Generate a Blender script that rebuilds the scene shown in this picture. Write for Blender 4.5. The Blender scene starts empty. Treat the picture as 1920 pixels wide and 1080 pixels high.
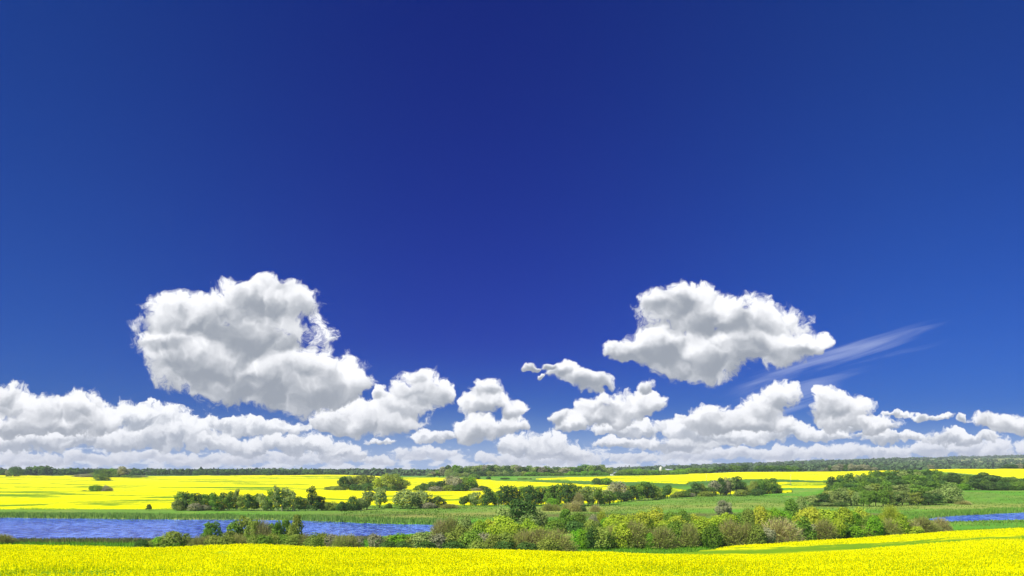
import bpy, math, random
import numpy as np
from mathutils import Vector, Matrix
R = math.radians
HAZE = 0.00010
scn = bpy.context.scene
# ------------------------------------------------------------------ camera
F = 1663.0          # focal length measured in pixels of the 1920 px wide photograph
PH = 882.0          # row of the eye-level line in the photograph
cam_d = bpy.data.cameras.new('camera'); cam = bpy.data.objects.new('camera', cam_d)
scn.collection.objects.link(cam); scn.camera = cam
cam.location = (0, 0, 0); cam.rotation_euler = (R(90), 0, 0)
cam_d.sensor_width = 36.0; cam_d.lens = 36.0*F/1920.0
cam_d.shift_y = (PH-540.0)/1920.0
cam_d.clip_start = 0.5; cam_d.clip_end = 60000
# ------------------------------------------------------------------ sun
SUN_EL, SUN_AZ = 50.0, -128.0     # azimuth from +Y, clockwise positive: behind and to the left of the camera
sd = bpy.data.lights.new('sun', 'SUN'); sun = bpy.data.objects.new('sun', sd); scn.collection.objects.link(sun)
sd.energy = 4.6; sd.angle = R(0.53); sd.color = (1.0, 0.95, 0.86)
sv = Vector((math.sin(R(SUN_AZ))*math.cos(R(SUN_EL)), math.cos(R(SUN_AZ))*math.cos(R(SUN_EL)), math.sin(R(SUN_EL))))
sun.rotation_euler = sv.to_track_quat('Z', 'Y').to_euler(); sun.location = (-60, -60, 90)
# ------------------------------------------------------------------ exposure
scn.view_settings.view_transform = 'Standard'; scn.view_settings.look = 'None'
scn.view_settings.exposure = 0.48; scn.view_settings.gamma = 1.0
try: scn.view_settings.use_curve_mapping = False
except Exception: pass
scn.render.engine = 'CYCLES'
scn.cycles.max_bounces = 6; scn.cycles.diffuse_bounces = 3; scn.cycles.glossy_bounces = 3
scn.cycles.transmission_bounces = 3; scn.cycles.transparent_max_bounces = 8; scn.cycles.volume_bounces = 0
# ------------------------------------------------------------------ sky and clouds
class NT:
    """small helper that writes shader maths as expressions"""
    def __init__(s, tree): s.t = tree; s.n = tree.nodes; s.l = tree.links
    def new(s, typ, **k):
        x = s.n.new(typ)
        for a, b in k.items(): setattr(x, a, b)
        return x
    def put(s, sock, v):
        if hasattr(v, 'is_output'): s.l.new(v, sock)
        else: sock.default_value = v
    def m(s, op, a, b=0.0, c=0.0, clamp=False):
        x = s.new('ShaderNodeMath', operation=op, use_clamp=clamp)
        s.put(x.inputs[0], a); s.put(x.inputs[1], b)
        if len(x.inputs) > 2: s.put(x.inputs[2], c)
        return x.outputs[0]
    def v(s, op, a, b=(0, 0, 0), c=(0, 0, 0), out=0):
        x = s.new('ShaderNodeVectorMath', operation=op)
        s.put(x.inputs[0], a); s.put(x.inputs[1], b)
        if op == 'MULTIPLY_ADD': s.put(x.inputs[2], c)
        return x.outputs[out]
    def dot(s, a, b):
        x = s.new('ShaderNodeVectorMath', operation='DOT_PRODUCT')
        s.put(x.inputs[0], a); s.put(x.inputs[1], b); return x.outputs['Value']
    def noise(s, vec, scale, detail=5.0, rough=0.55, lac=2.0, dims='2D', dist=0.0, w=None):
        x = s.new('ShaderNodeTexNoise', noise_dimensions=dims)
        s.put(x.inputs['Vector'], vec); x.inputs['Scale'].default_value = scale
        x.inputs['Detail'].default_value = detail; x.inputs['Roughness'].default_value = rough
        x.inputs['Lacunarity'].default_value = lac; x.inputs['Distortion'].default_value = dist
        return x.outputs[0], x.outputs[1]
    def step(s, x, lo, hi, a=0.0, b=1.0, mode='SMOOTHSTEP'):
        q = s.new('ShaderNodeMapRange', interpolation_type=mode)
        s.put(q.inputs[0], x)
        for i, v_ in enumerate((lo, hi, a, b)): s.put(q.inputs[1+i], v_)
        return q.outputs[0]
    def mix(s, f, a, b, blend='MIX'):
        q = s.new('ShaderNodeMix', data_type='RGBA', blend_type=blend)
        s.put(q.inputs[0], f)
        s.put(q.inputs[6], a if hasattr(a, 'is_output') else (*a, 1)); s.put(q.inputs[7], b if hasattr(b, 'is_output') else (*b, 1))
        return q.outputs[2]

world = bpy.data.worlds.new("World"); scn.world = world; world.use_nodes = True
wt = world.node_tree; wt.nodes.clear(); W = NT(wt)
tc = W.new('ShaderNodeTexCoord')
sky = W.new('ShaderNodeTexSky', sky_type='NISHITA'); sky.sun_disc = False
sky.sun_elevation = R(SUN_EL); sky.sun_rotation = R(SUN_AZ); sky.altitude = 600
sky.air_density = 1.0; sky.dust_density = 0.3; sky.ozone_density = 3.0
dirv = tc.outputs['Generated']
sep = W.new('ShaderNodeSeparateXYZ'); W.put(sep.inputs[0], dirv)
yy = W.m('MAXIMUM', sep.outputs[1], 0.04)
U = W.m('MULTIPLY_ADD', W.m('DIVIDE', sep.outputs[0], yy), F/100, 9.6)
V = W.m('MULTIPLY_ADD', W.m('DIVIDE', sep.outputs[2], yy), -F/100, PH/100)
cmb = W.new('ShaderNodeCombineXYZ'); W.put(cmb.inputs[0], U); W.put(cmb.inputs[1], V)
P = cmb.outputs[0]
ahead = W.step(sep.outputs[1], 0.06, 0.30)
# the polarised sky: the Nishita sky, deepened and cooled; deepest straight ahead, paler towards the horizon
elev = W.m('DIVIDE', W.m('SUBTRACT', PH/100, V), 1.0)
deep = W.m('MULTIPLY', W.step(W.m('ABSOLUTE', W.m('SUBTRACT', U, 8.9)), 0.0, 9.0, 1.0, 0.0), W.step(elev, 0.6, 2.6))
base = W.mix(1.0, sky.outputs[0], (0.020, 0.168, 0.62), 'MULTIPLY')
base = W.mix(deep, base, W.mix(1.0, base, (0.10, 0.42, 0.86), 'MULTIPLY'))
low = W.step(elev, -0.3, 1.45, 1.0, 0.0, 'SMOOTHSTEP')
base = W.mix(W.m('MULTIPLY', W.m('POWER', low, 1.5), 0.85), base, (4.0, 5.8, 9.0))

def blobgroup(name, blobs, k=4.0):
    """soft union of ellipses: f is 1 at a centre and 0 on an outline, y runs from -1 (top) to 1 (base) inside the nearest one"""
    g = bpy.data.node_groups.new(name, 'ShaderNodeTree')
    g.interface.new_socket('P', in_out='INPUT', socket_type='NodeSocketVector')
    g.interface.new_socket('f', in_out='OUTPUT', socket_type='NodeSocketFloat')
    g.interface.new_socket('y', in_out='OUTPUT', socket_type='NodeSocketFloat')
    G = NT(g); gi = G.new('NodeGroupInput'); go = G.new('NodeGroupOutput')
    acc = (0, 0, 0); src = gi.outputs[0]
    for i, (cx, cy, rx, ry) in enumerate(blobs):
        if i and i % 6 == 0: src = G.v('MULTIPLY_ADD', acc, (1e-7, 1e-7, 0), gi.outputs[0])   # keeps the shader stack short
        q = G.v('MULTIPLY_ADD', src, (100/rx, 100/ry, 0), (-cx/rx, -cy/ry, 1))
        w = G.m('POWER', math.exp(-k), G.dot(q, q))
        acc = G.v('MULTIPLY_ADD', q, w, acc)
    s_ = G.new('ShaderNodeSeparateXYZ'); G.put(s_.inputs[0], acc)
    S = G.m('MAXIMUM', s_.outputs[2], 1e-12)
    f = G.m('MULTIPLY_ADD', G.m('LOGARITHM', S, math.e), 1/k, 2.0)
    y = G.m('DIVIDE', s_.outputs[1], S)
    f = G.m('SUBTRACT', f, G.m('MULTIPLY', G.m('MAXIMUM', y, 0.0), 0.35))
    G.put(go.inputs[0], f); G.put(go.inputs[1], y); return g

def call(g, vec):
    n = W.new('ShaderNodeGroup'); n.node_tree = g; W.put(n.inputs[0], vec); return n.outputs[0], n.outputs[1]

def cloud_layer(prev, name, blobs, sc, off, warp=0.30, edge=0.52, amp=1.45, top=(9.3, 9.35, 9.6), dark=(3.3, 3.6, 4.1), relief=0.38, body=0.75, up=0.16, bias=0.22, opac=1.0, thick=0.25, grey=0.95):
    g = blobgroup(name, blobs)
    Po = W.v('ADD', P, off)
    _, wc = W.noise(Po, sc*0.9, 3.0, 0.55, dims='2D')
    Pw = W.v('MULTIPLY_ADD', W.v('SUBTRACT', wc, (0.5, 0.5, 0.5)), (warp*2, warp*1.6, 0), P)
    _, wc2 = W.noise(Po, sc*3.4, 2.0, 0.6, dims='2D')
    Pw = W.v('MULTIPLY_ADD', W.v('SUBTRACT', wc2, (0.5, 0.5, 0.5)), (warp*0.7, warp*0.6, 0), Pw)
    f0, y0 = call(g, Pw)
    Q = W.v('ADD', Pw, off)
    n0, _ = W.noise(Q, sc*1.3, 7.0, 0.70, dims='2D')
    bx = W.new('ShaderNodeTexNoise', noise_dimensions='2D', noise_type='RIDGED_MULTIFRACTAL'); by = W.new('ShaderNodeTexNoise', noise_dimensions='2D', noise_type='RIDGED_MULTIFRACTAL')
    for b_, o_ in ((bx, (0, 0, 0)), (by, (-0.05/sc*1.3, -0.10/sc*1.3, 0))):
        W.put(b_.inputs['Vector'], W.v('ADD', Q, o_) if o_[1] else Q)
        b_.inputs['Scale'].default_value = sc*0.9; b_.inputs['Detail'].default_value = 3.5; b_.inputs['Roughness'].default_value = 0.5
        b_.inputs['Offset'].default_value = 1.0; b_.inputs['Gain'].default_value = 1.2
    bil = W.m('SUBTRACT', by.outputs[0], bx.outputs[0])
    den = W.m('MULTIPLY_ADD', W.m('SUBTRACT', n0, 0.5), amp*2, W.m('ADD', f0, bias))
    den = W.m('SUBTRACT', den, W.m('MULTIPLY', W.m('SUBTRACT', bx.outputs[0], 0.9), 0.22))
    al = W.step(den, 0.0, edge)
    if opac != 1.0: al = W.m('MULTIPLY', al, opac)
    al = W.m('MULTIPLY', al, ahead)
    lit = W.m('MULTIPLY_ADD', W.step(y0, -0.55, 0.65), -body, grey)
    lit = W.m('MULTIPLY_ADD', bil, relief, lit)
    lit = W.m('MULTIPLY_ADD', W.m('SUBTRACT', n0, 0.5), 0.5, lit)
    lit = W.m('SUBTRACT', lit, W.m('MULTIPLY', W.m('MAXIMUM', W.m('SUBTRACT', f0, 0.35), 0.0), thick))
    lit = W.step(lit, 0.0, 1.0)
    col = W.mix(lit, dark, top)
    return W.mix(al, prev, col)

c = base
# thin high streaks on the right
Ps = W.v('ADD', P, (0, 0, 0))
rot = W.new('ShaderNodeVectorRotate', rotation_type='Z_AXIS'); W.put(rot.inputs['Vector'], P); rot.inputs['Center'].default_value = (15.6, 6.9, 0); rot.inputs['Angle'].default_value = R(16)
Pr = rot.outputs[0]
cn, _ = W.noise(W.v('MULTIPLY', Pr, (0.28, 3.6, 1)), 1.1, 7.0, 0.55, dist=0.4)
ci = call(blobgroup('streaks', [(1540, 690, 210, 34), (1450, 730, 130, 26), (1660, 664, 150, 16), (1500, 668, 120, 14), (1700, 700, 110, 10)]), Pr)[0]
ca = W.m('MULTIPLY', W.m('MULTIPLY', W.step(cn, 0.38, 0.78), W.step(ci, 0.0, 0.8)), 0.42)
c = W.mix(W.m('MULTIPLY', ca, ahead), c, (6.5, 7.2, 9.0))
# horizon bank, far and pale
fn, _ = W.noise(W.v('MULTIPLY', P, (1.0, 2.3, 1)), 2.6, 7.0, 0.55)
fa = W.m('MULTIPLY', W.m('MULTIPLY', W.step(elev, 0.45, 0.9, 1.0, 0.0), W.step(W.m('ADD', fn, W.step(elev, 0.0, 0.62, 0.12, -0.24, 'LINEAR')), 0.45, 0.60)), 0.88)
c = W.mix(W.m('MULTIPLY', fa, ahead), c, W.mix(W.step(fn, 0.45, 0.72), (7.6, 8.0, 8.8), (9.2, 9.4, 9.8)))
# far low rows
c = cloud_layer(c, 'clouds_low', [(40,862,70,16),(130,858,60,13),(215,860,60,14),(300,855,50,12),(380,862,60,14),(470,858,60,14),(560,860,60,14),(640,862,50,12),(712,866,30,9),(800,850,62,14),(760,858,30,9),
    (900,857,13,8),(940,862,50,12),(1010,862,60,14),(1080,862,50,12),(1190,858,50,11),(1290,852,60,15),(1380,852,60,14),(1470,852,60,14),(1570,848,70,16),(1660,850,60,14),(1755,842,60,18),(1850,845,80,22)],
    2.6, (3.1, 1.7, 0.3), warp=0.14, top=(9.0, 9.1, 9.5), dark=(4.9, 5.3, 6.2), up=0.08, opac=0.92)
# middle distance
c = cloud_layer(c, 'clouds_far', [(270,785,95,32),(330,815,100,30),(200,825,100,25),(90,825,110,24),(20,830,60,22),(400,830,50,20),(495,802,82,20),(420,795,50,13),(560,835,92,20),(470,842,60,18),(640,850,50,12),(718,829,27,6),
    (815,821,46,12),(970,835,42,26),(1025,838,55,24),(1060,850,50,16),(1180,805,75,18),(1300,810,90,24),(1385,822,75,20),(1160,832,45,12),(1265,836,80,16),(1470,810,60,20),(1540,815,70,14),(1620,795,70,14),(1660,822,60,12),
    (1682,778,34,8),(1750,784,32,8),(1802,785,10,9),(1785,822,50,16),(1700,818,40,9),(1830,822,60,14)],
    1.9, (7.7, 3.2, 1.1), warp=0.22, up=0.13, dark=(3.6, 4.0, 4.7), top=(9.2, 9.3, 9.6))
# nearer heaps
c = cloud_layer(c, 'clouds_middle', [(15,745,42,30),(60,775,80,40),(140,765,72,36),(185,790,45,28),(90,800,110,20),(20,800,60,24),
    (700,785,90,34),(640,800,62,22),(740,795,45,24),
    (780,735,44,38),(755,762,55,24),(825,745,24,24),(716,742,18,18),(780,706,20,16),
    (915,735,30,26),(918,758,52,24),(962,772,26,20),(905,805,58,26),(958,800,34,20),
    (1150,765,75,28),(1220,758,34,24),(1130,785,60,18),(1055,783,20,15),(1075,800,36,14),
    (1350,785,76,30),(1430,770,45,35),(1458,746,44,32),(1575,772,62,38),(1552,752,30,24),(1640,796,52,14),(1400,797,80,20),
    (1872,792,60,22),(1920,797,45,20)],
    1.35, (1.3, 9.1, 2.4), warp=0.26, up=0.20)
# nearest, running up out of the photographed strip
c = cloud_layer(c, 'clouds_near', [(505,716,180,64),(990,690,18,7),(1004,705,14,6),(410,690,130,60),(605,722,80,52),(345,665,80,34),(480,640,140,48),(420,600,170,52),(320,640,70,22),(500,560,110,40),
    (1320,672,110,56),(1240,655,60,30),(1180,658,40,18),(1420,652,90,44),(1500,645,50,20),(1360,600,150,44),(1270,570,90,34),
    (1055,700,34,20),(1102,719,50,22),(1028,688,20,7),(1215,722,22,16)],
    0.95, (5.9, 2.3, 4.8), warp=0.34, up=0.28, thick=0.62, dark=(2.9, 3.2, 3.7))

bg = W.new('ShaderNodeBackground'); W.put(bg.inputs[0], c); bg.inputs[1].default_value = 0.084
wo = W.new('ShaderNodeOutputWorld'); W.l.new(bg.outputs[0], wo.inputs[0])
world.cycles.sampling_method = 'MANUAL'; world.cycles.sample_map_resolution = 512

# ================================================================== helpers
rng = np.random.default_rng(7)
COL = scn.collection
def srgb(r, g, b, k=1.0):
    f = lambda c: (c/255/12.92 if c/255 <= 0.04045 else ((c/255+0.055)/1.055)**2.4)*k
    return (f(r), f(g), f(b))
def new_mat(name):
    m = bpy.data.materials.new(name); m.use_nodes = True; m.node_tree.nodes.clear(); return m, NT(m.node_tree)
def tag(o, label=None, cat=None, group=None, kind=None):
    if label: o['label'] = label
    if cat: o['category'] = cat
    if group: o['group'] = group
    if kind: o['kind'] = kind
    return o
def make_mesh(name, verts, faces, mats=(), mat_idx=None, attrs=None, smooth=False):
    """verts (n,3), faces (m,k) arrays with a fixed k, or a list of such arrays"""
    me = bpy.data.meshes.new(name)
    fl = faces if isinstance(faces, list) else [faces]
    loops = np.concatenate([f.ravel() for f in fl]).astype(np.int32)
    tot = np.concatenate([np.full(len(f), f.shape[1]) for f in fl]).astype(np.int32)
    st = np.concatenate([[0], np.cumsum(tot)[:-1]]).astype(np.int32)
    me.vertices.add(len(verts)); me.vertices.foreach_set('co', np.ascontiguousarray(verts, dtype=np.float32).ravel())
    me.loops.add(len(loops)); me.loops.foreach_set('vertex_index', loops)
    me.polygons.add(len(tot)); me.polygons.foreach_set('loop_start', st)
    if smooth: me.polygons.foreach_set('use_smooth', np.ones(len(tot), dtype=bool))
    for m in mats: me.materials.append(m)
    if mat_idx is not None: me.polygons.foreach_set('material_index', np.asarray(mat_idx, dtype=np.int32))
    for k, (dom, arr) in (attrs or {}).items():
        if arr.ndim == 2:
            a = me.attributes.new(k, 'FLOAT_COLOR', dom); full = np.ones((len(arr), 4), dtype=np.float32); full[:, :3] = arr
            a.data.foreach_set('color', full.ravel())
        else:
            a = me.attributes.new(k, 'FLOAT', dom); a.data.foreach_set('value', arr.astype(np.float32))
    me.update(calc_edges=True); return me
def add_obj(name, me, parent=None, loc=(0, 0, 0)):
    o = bpy.data.objects.new(name, me); COL.objects.link(o); o.location = loc
    if parent is not None: o.parent = parent
    return o
# value noise on numpy arrays
_perm = np.random.default_rng(3).permutation(4096)
_val = np.random.default_rng(4).random(4096)
def vnoise(x, y, seed=0):
    xi = np.floor(x).astype(np.int64); yi = np.floor(y).astype(np.int64)
    fx = x-xi; fy = y-yi; fx = fx*fx*(3-2*fx); fy = fy*fy*(3-2*fy)
    h = lambda a, b: _val[_perm[(_perm[(a+seed*57) & 4095]+b) & 4095]]
    return (h(xi, yi)*(1-fx)+h(xi+1, yi)*fx)*(1-fy)+(h(xi, yi+1)*(1-fx)+h(xi+1, yi+1)*fx)*fy
def fbm(x, y, o=4, seed=0):
    s = 0; a = 1; t = 0
    for i in range(o): s = s+a*vnoise(x*2**i, y*2**i, seed+i*11); t += a; a *= 0.5
    return s/t
def sstep(x, a, b):
    t = np.clip((x-a)/(b-a), 0, 1); return t*t*(3-2*t)
def curve(pts):
    p = np.array(pts, dtype=float); return lambda x: np.interp(x, p[:, 0], p[:, 1])
# ================================================================== terrain height
def Zp(py, Y): return -(py-PH)/F*Y
WATER = -16.0
def prof(crest, far): return [(-80, -2.0), (0, -2.9), (25, Zp(1080, 25)-0.9)] + [(Y, (z if z is not None else Zp(p, Y))) for (Y, p, z) in crest] + [(Y, (z if z is not None else Zp(p, Y))) for (Y, p, z) in far]
def G(Y, py): return (Y, py, None)
def H(Y, z): return (Y, 0, z)
def C(Y, py): return (Y, 0, Zp(py, Y)-0.9)
flat = [H(200, -15.75), H(255, -15.75), H(300, -15.75)]
hill0 = [H(1500, -9.0), G(2200, 888), G(3500, 886), G(5000, 886), G(6500, 888)]
left_far = [G(345, 957), G(420, 943), G(520, 929), G(700, 913), G(950, 901), G(1250, 892), G(1330, 891.5)]
cols = {
 0:    prof([C(70, 1022), H(110, -11.2), H(160, -15.2)], flat+left_far+hill0),
 300:  prof([C(70, 1027), H(110, -11.2), H(150, -15.0)], flat+left_far+hill0),
 450:  prof([C(70, 1022), H(110, -11.2), H(150, -15.0)], flat+left_far+hill0),
 620:  prof([C(70, 1028), H(110, -11.2), H(150, -15.2)], flat+[G(355, 956), G(420, 945), G(600, 922), G(800, 908), G(1000, 899), G(1250, 891), G(1330, 890.5)]+hill0),
 760:  prof([C(70, 1030), H(110, -11.2), H(150, -15.2)], flat+[G(370, 953), G(620, 921.5), G(800, 908), G(1000, 896), G(1080, 895), G(1300, 894.5), G(2200, 889), G(3500, 886), G(5000, 887), G(6500, 889)]),
 900:  prof([C(70, 1032), H(110, -11.2), H(150, -15.2)], flat+[G(391, 949), G(500, 934), G(620, 921), G(760, 908), G(900, 899), G(1000, 893.5), G(1100, 893), H(1400, -8), G(2200, 889), G(3500, 886), G(5000, 886), G(6500, 888)]),
 1080: prof([C(70, 1036), H(110, -11.5), H(150, -15.2)], flat+[G(391, 948), G(500, 933), G(620, 918), G(700, 909), G(800, 902.5), G(900, 896.5), G(1000, 892), G(1100, 891.5), H(1400, -8), G(2200, 889), G(3000, 884), G(4500, 884), G(6500, 887)]),
 1240: prof([C(70, 1038), H(110, -11.0), H(150, -15.0)], flat+[G(391, 946), G(440, 936), G(520, 924), G(620, 913), G(700, 905), G(850, 897.5), G(1000, 891.5), G(1100, 890.5), H(1400, -7), G(2200, 884), G(3000, 879), G(4500, 879), G(6500, 882)]),
 1400: prof([C(70, 1038), C(110, 1022), H(140, -12.8), H(165, -15.2)], flat+[G(391, 944), G(470, 933), G(540, 927), G(620, 915), G(700, 904), G(850, 893), G(1000, 885.5), G(1100, 884.5), H(1400, -4), G(2200, 879), G(3000, 874), G(4500, 874), G(6500, 878)]),
 1540: prof([C(70, 1034), C(125, 1013), H(155, -13.6), H(185, -15.5)], flat+[G(391, 947), G(440, 938), G(500, 928), G(560, 920), G(620, 912), G(700, 904), G(850, 893), G(1000, 885), G(1100, 884), H(1400, -3), G(2200, 876), G(3000, 869), G(4500, 868), G(6500, 872)]),
 1700: prof([C(70, 1024), C(135, 1003), H(165, -13.8), H(190, -15.5)], flat+[G(380, 950), G(430, 938), G(480, 928), G(550, 918), G(620, 909), G(700, 901), G(850, 888), G(950, 882.5), G(1000, 881.8), H(1300, -3), G(2200, 874), G(3000, 866), G(4500, 862), G(6500, 866)]),
 1800: prof([C(70, 1016), C(142, 996), H(175, -14.1), H(200, -15.6)], [H(230, -15.75), H(300, -15.75), G(350, 957), G(420, 940), G(510, 921), G(560, 914), G(620, 906), G(700, 897), G(800, 887), G(900, 880.7), G(960, 880), H(1300, -4), G(2200, 874), G(3000, 866), G(3800, 862.5), G(5000, 859), G(6500, 863)]),
 1920: prof([C(70, 1011), C(150, 990), H(185, -14.2), H(225, -15.7)], [H(240, -15.75), H(330, -15.75), G(350, 957), G(420, 940), G(510, 921), G(560, 915), G(620, 908), G(700, 900), G(800, 888), G(900, 880.7), G(960, 880), H(1300, -4), G(2200, 874), G(3000, 863), G(3800, 859.5), G(5000, 856.5), G(6500, 861)]),
}
ckeys = np.array(sorted(cols)); ly = lambda Y: np.log(np.maximum(Y, -79)+80.0)
_tab_Y = np.exp(np.linspace(math.log(0.5), math.log(6600), 2400))-80.5+0.0
_tab_Y = np.concatenate([np.linspace(-80, 20, 60), np.exp(np.linspace(math.log(21), math.log(6500), 2000))])
def _pchip(x, y, q):
    h = np.diff(x); d = np.diff(y)/h; m = np.zeros(len(x))
    for i in range(1, len(x)-1):
        if d[i-1]*d[i] > 0:
            w1 = 2*h[i]+h[i-1]; w2 = h[i]+2*h[i-1]; m[i] = (w1+w2)/(w1/d[i-1]+w2/d[i])
    m[0] = d[0]; m[-1] = d[-1]
    k = np.clip(np.searchsorted(x, q)-1, 0, len(x)-2); t = (q-x[k])/h[k]
    return ((1+2*t)*(1-t)**2)*y[k]+t*(1-t)**2*h[k]*m[k]+t*t*(3-2*t)*y[k+1]+t*t*(t-1)*h[k]*m[k+1]
_tab = np.array([_pchip(np.array([a for a, _ in cols[k]], float), np.array([b for _, b in cols[k]], float), _tab_Y) for k in ckeys])
lake_L = (curve([(-2500, 969), (0, 970), (280, 973), (480, 974), (560, 975), (650, 978.7), (760, 982), (815, 983), (850, 987)]),
          curve([(-2500, 1013), (250, 1013.5), (500, 1012), (680, 1009), (760, 1002), (815, 995), (850, 988)]), -9999, 850)
lake_R = (curve([(1735, 972.5), (1760, 968.5), (1800, 965.7), (1920, 960), (2500, 957), (5000, 957)]),
          curve([(1735, 973), (1760, 978.5), (1850, 976), (1920, 974), (5000, 974)]), 1735, 9999)
def lake_depth(px, Y):
    py = PH+15.85*F/np.maximum(Y, 30)
    d = np.full(np.shape(px), -9.0)
    for f, n, a, b in (lake_L, lake_R):
        wob = (fbm(px/26, Y/9, 3, 5)-0.5)*1.6
        q = np.minimum(np.minimum(py-f(px), n(px)-py)+wob, np.minimum(px-a, b-px)/6.0)
        d = np.maximum(d, q)
    return d
def PX(X, Y): return 960+F*X/np.maximum(Y, 25.0)
def T(X, Y):
    X = np.asarray(X, float); Y = np.asarray(Y, float)
    px = np.clip(PX(X, Y), ckeys[0], ckeys[-1]-0.01)
    k = np.clip(np.searchsorted(ckeys, px, side='right')-1, 0, len(ckeys)-2)
    t = (px-ckeys[k])/(ckeys[k+1]-ckeys[k]); t = t*t*(3-2*t)*0.5+t*0.5
    j = np.clip(np.searchsorted(_tab_Y, Y)-1, 0, len(_tab_Y)-2)
    s = np.clip((Y-_tab_Y[j])/(_tab_Y[j+1]-_tab_Y[j]), 0, 1)
    z = (_tab[k, j]*(1-s)+_tab[k, j+1]*s)*(1-t)+(_tab[k+1, j]*(1-s)+_tab[k+1, j+1]*s)*t
    dd = lake_depth(PX(X, Y), Y)
    z = z-sstep(dd, -0.5, 1.2)*1.3*((Y > 180) & (Y < 345))
    # small undulation
    z = z+(fbm(X/14, Y/14, 3, 9)-0.5)*0.16+(fbm(X/90, Y/90, 2, 2)-0.5)*np.clip((Y-1300)/900, 0, 1)*10
    return z
def at(px, Y):
    X = (px-960)/F*Y; return (float(X), float(Y), float(T(X, Y)))
# ================================================================== ground sheet
us = np.concatenate([np.linspace(-2.4, -0.66, 70, endpoint=False), np.linspace(-0.66, 0.66, 760), np.linspace(0.66, 2.4, 71)[1:]])
Ys = np.concatenate([np.linspace(-75, 18, 40), np.exp(np.linspace(math.log(20), math.log(6400), 560))])
UU, YY = np.meshgrid(us, Ys); XX = UU*np.maximum(YY, 45.0)
ZZ = T(XX, YY); PXg = PX(XX, YY); PYg = PH-F*ZZ/np.maximum(YY, 1.0)
nr, nc = UU.shape
idx = np.arange(nr*nc).reshape(nr, nc)
def grid_faces(ix): return np.stack([ix[:-1, :-1].ravel(), ix[:-1, 1:].ravel(), ix[1:, 1:].ravel(), ix[1:, :-1].ravel()], 1)
def lerp(a, b, t): return a*(1-t[..., None])+b*t[..., None]
cA = lambda *c: np.array(srgb(*c))*0.88
g_mid = cA(128, 172, 64); g_bright = cA(112, 180, 48); g_dry = cA(182, 188, 92); g_dark = cA(66, 105, 42); g_brown = cA(120, 112, 66)
n1 = fbm(XX/60, YY/60, 4, 21); n2 = fbm(XX/17, YY/17, 4, 33); n3 = fbm(XX/4, YY/4, 3, 41)
gc = lerp(g_mid[None, None], g_bright[None, None], sstep(n1, 0.35, 0.7))
gc = lerp(gc, np.broadcast_to(g_dry, gc.shape), sstep(n2, 0.5, 0.85)*0.55)
gc = lerp(gc, np.broadcast_to(g_dark, gc.shape), sstep(n3, 0.55, 0.9)*0.45)
# drier, browner strips on the low shore and in the open pasture
shore = sstep(YY, 262, 300)*(1-sstep(YY, 335, 352))
brown = shore*np.exp(-((PYg-966)/4.0)**2)*sstep(PXg, 480, 700)
gc = lerp(gc, np.broadcast_to(g_brown, gc.shape), np.clip(brown*(0.4+0.8*n2), 0, 0.8))
ochre = np.exp(-((PYg-curve([(-999, 972), (760, 972), (1000, 958), (1200, 952), (1400, 948), (1600, 950), (3000, 950)])(PXg))/5)**2)*((YY > 255) & (YY < 470))
gc = lerp(gc, np.broadcast_to(cA(178, 184, 92), gc.shape), np.clip(ochre*0.75*(0.5+n2), 0, 0.8))
# bright lush strips next to the near scrub
lush = ((YY > 150) & (YY < 215))*1.0
gc = lerp(gc, np.broadcast_to(cA(98, 178, 36), gc.shape), lush*0.75*(0.6+0.4*n2))
# darker green headlands between the fields
head = np.exp(-((PYg-curve([(-999, 2000), (980, 2000), (1000, 904), (1100, 908), (1240, 909), (1400, 903), (1540, 902), (1620, 905), (1700, 2000), (9999, 2000)])(PXg))/5.5)**2)*(YY > 500)
gc = lerp(gc, np.broadcast_to(cA(78, 128, 50), gc.shape), np.clip(head, 0, 1)*0.8)
# the country beyond: wooded floor with small pale fields
beyond = sstep(YY, 1350, 1500)
gc = lerp(gc, np.broadcast_to(cA(70, 108, 62), gc.shape), beyond*0.85)
strip = np.exp(-((PYg-curve([(-999, 3000), (1650, 3000), (1700, 866), (1780, 865), (1920, 862.5), (5000, 862)])(PXg))/2.0)**2)*(YY > 2600)
patches = sstep(fbm(XX/500, YY/260, 2, 77), 0.66, 0.72)*beyond
meadow_mask = np.clip(strip*1.2+patches, 0, 1)
gc = lerp(gc, np.broadcast_to(cA(186, 196, 112), gc.shape), meadow_mask)
m, N = new_mat('grassland')
at_ = N.new('ShaderNodeAttribute', attribute_name='tint'); geo = N.new('ShaderNodeNewGeometry')
nn, _ = N.noise(geo.outputs['Position'], 0.9, 5.0, 0.7, dims='3D'); nb, _ = N.noise(geo.outputs['Position'], 6.0, 3.0, 0.6, dims='3D')
colr = N.mix(N.step(nn, 0.35, 0.65), at_.outputs['Color'], (0.50, 0.55, 0.45), 'MULTIPLY')
colr = N.mix(0.45, colr, at_.outputs['Color'])
bs = N.new('ShaderNodeBsdfPrincipled'); N.put(bs.inputs['Base Color'], colr); bs.inputs['Roughness'].default_value = 0.9
bs.inputs['Specular IOR Level'].default_value = 0.15
bp = N.new('ShaderNodeBump'); bp.inputs['Strength'].default_value = 0.7; bp.inputs['Distance'].default_value = 0.25; N.put(bp.inputs['Height'], N.m('ADD', nn, N.m('MULTIPLY', nb, 0.5))); N.put(bs.inputs['Normal'], bp.outputs[0])
out = N.new('ShaderNodeOutputMaterial'); N.l.new(bs.outputs[0], out.inputs[0]); GRASS = m
me = make_mesh('ground', np.stack([XX.ravel(), YY.ravel(), ZZ.ravel()], 1), grid_faces(idx), [GRASS], attrs={'tint': ('POINT', gc.reshape(-1, 3))}, smooth=True)
tag(add_obj('ground', me), kind='structure')
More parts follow.
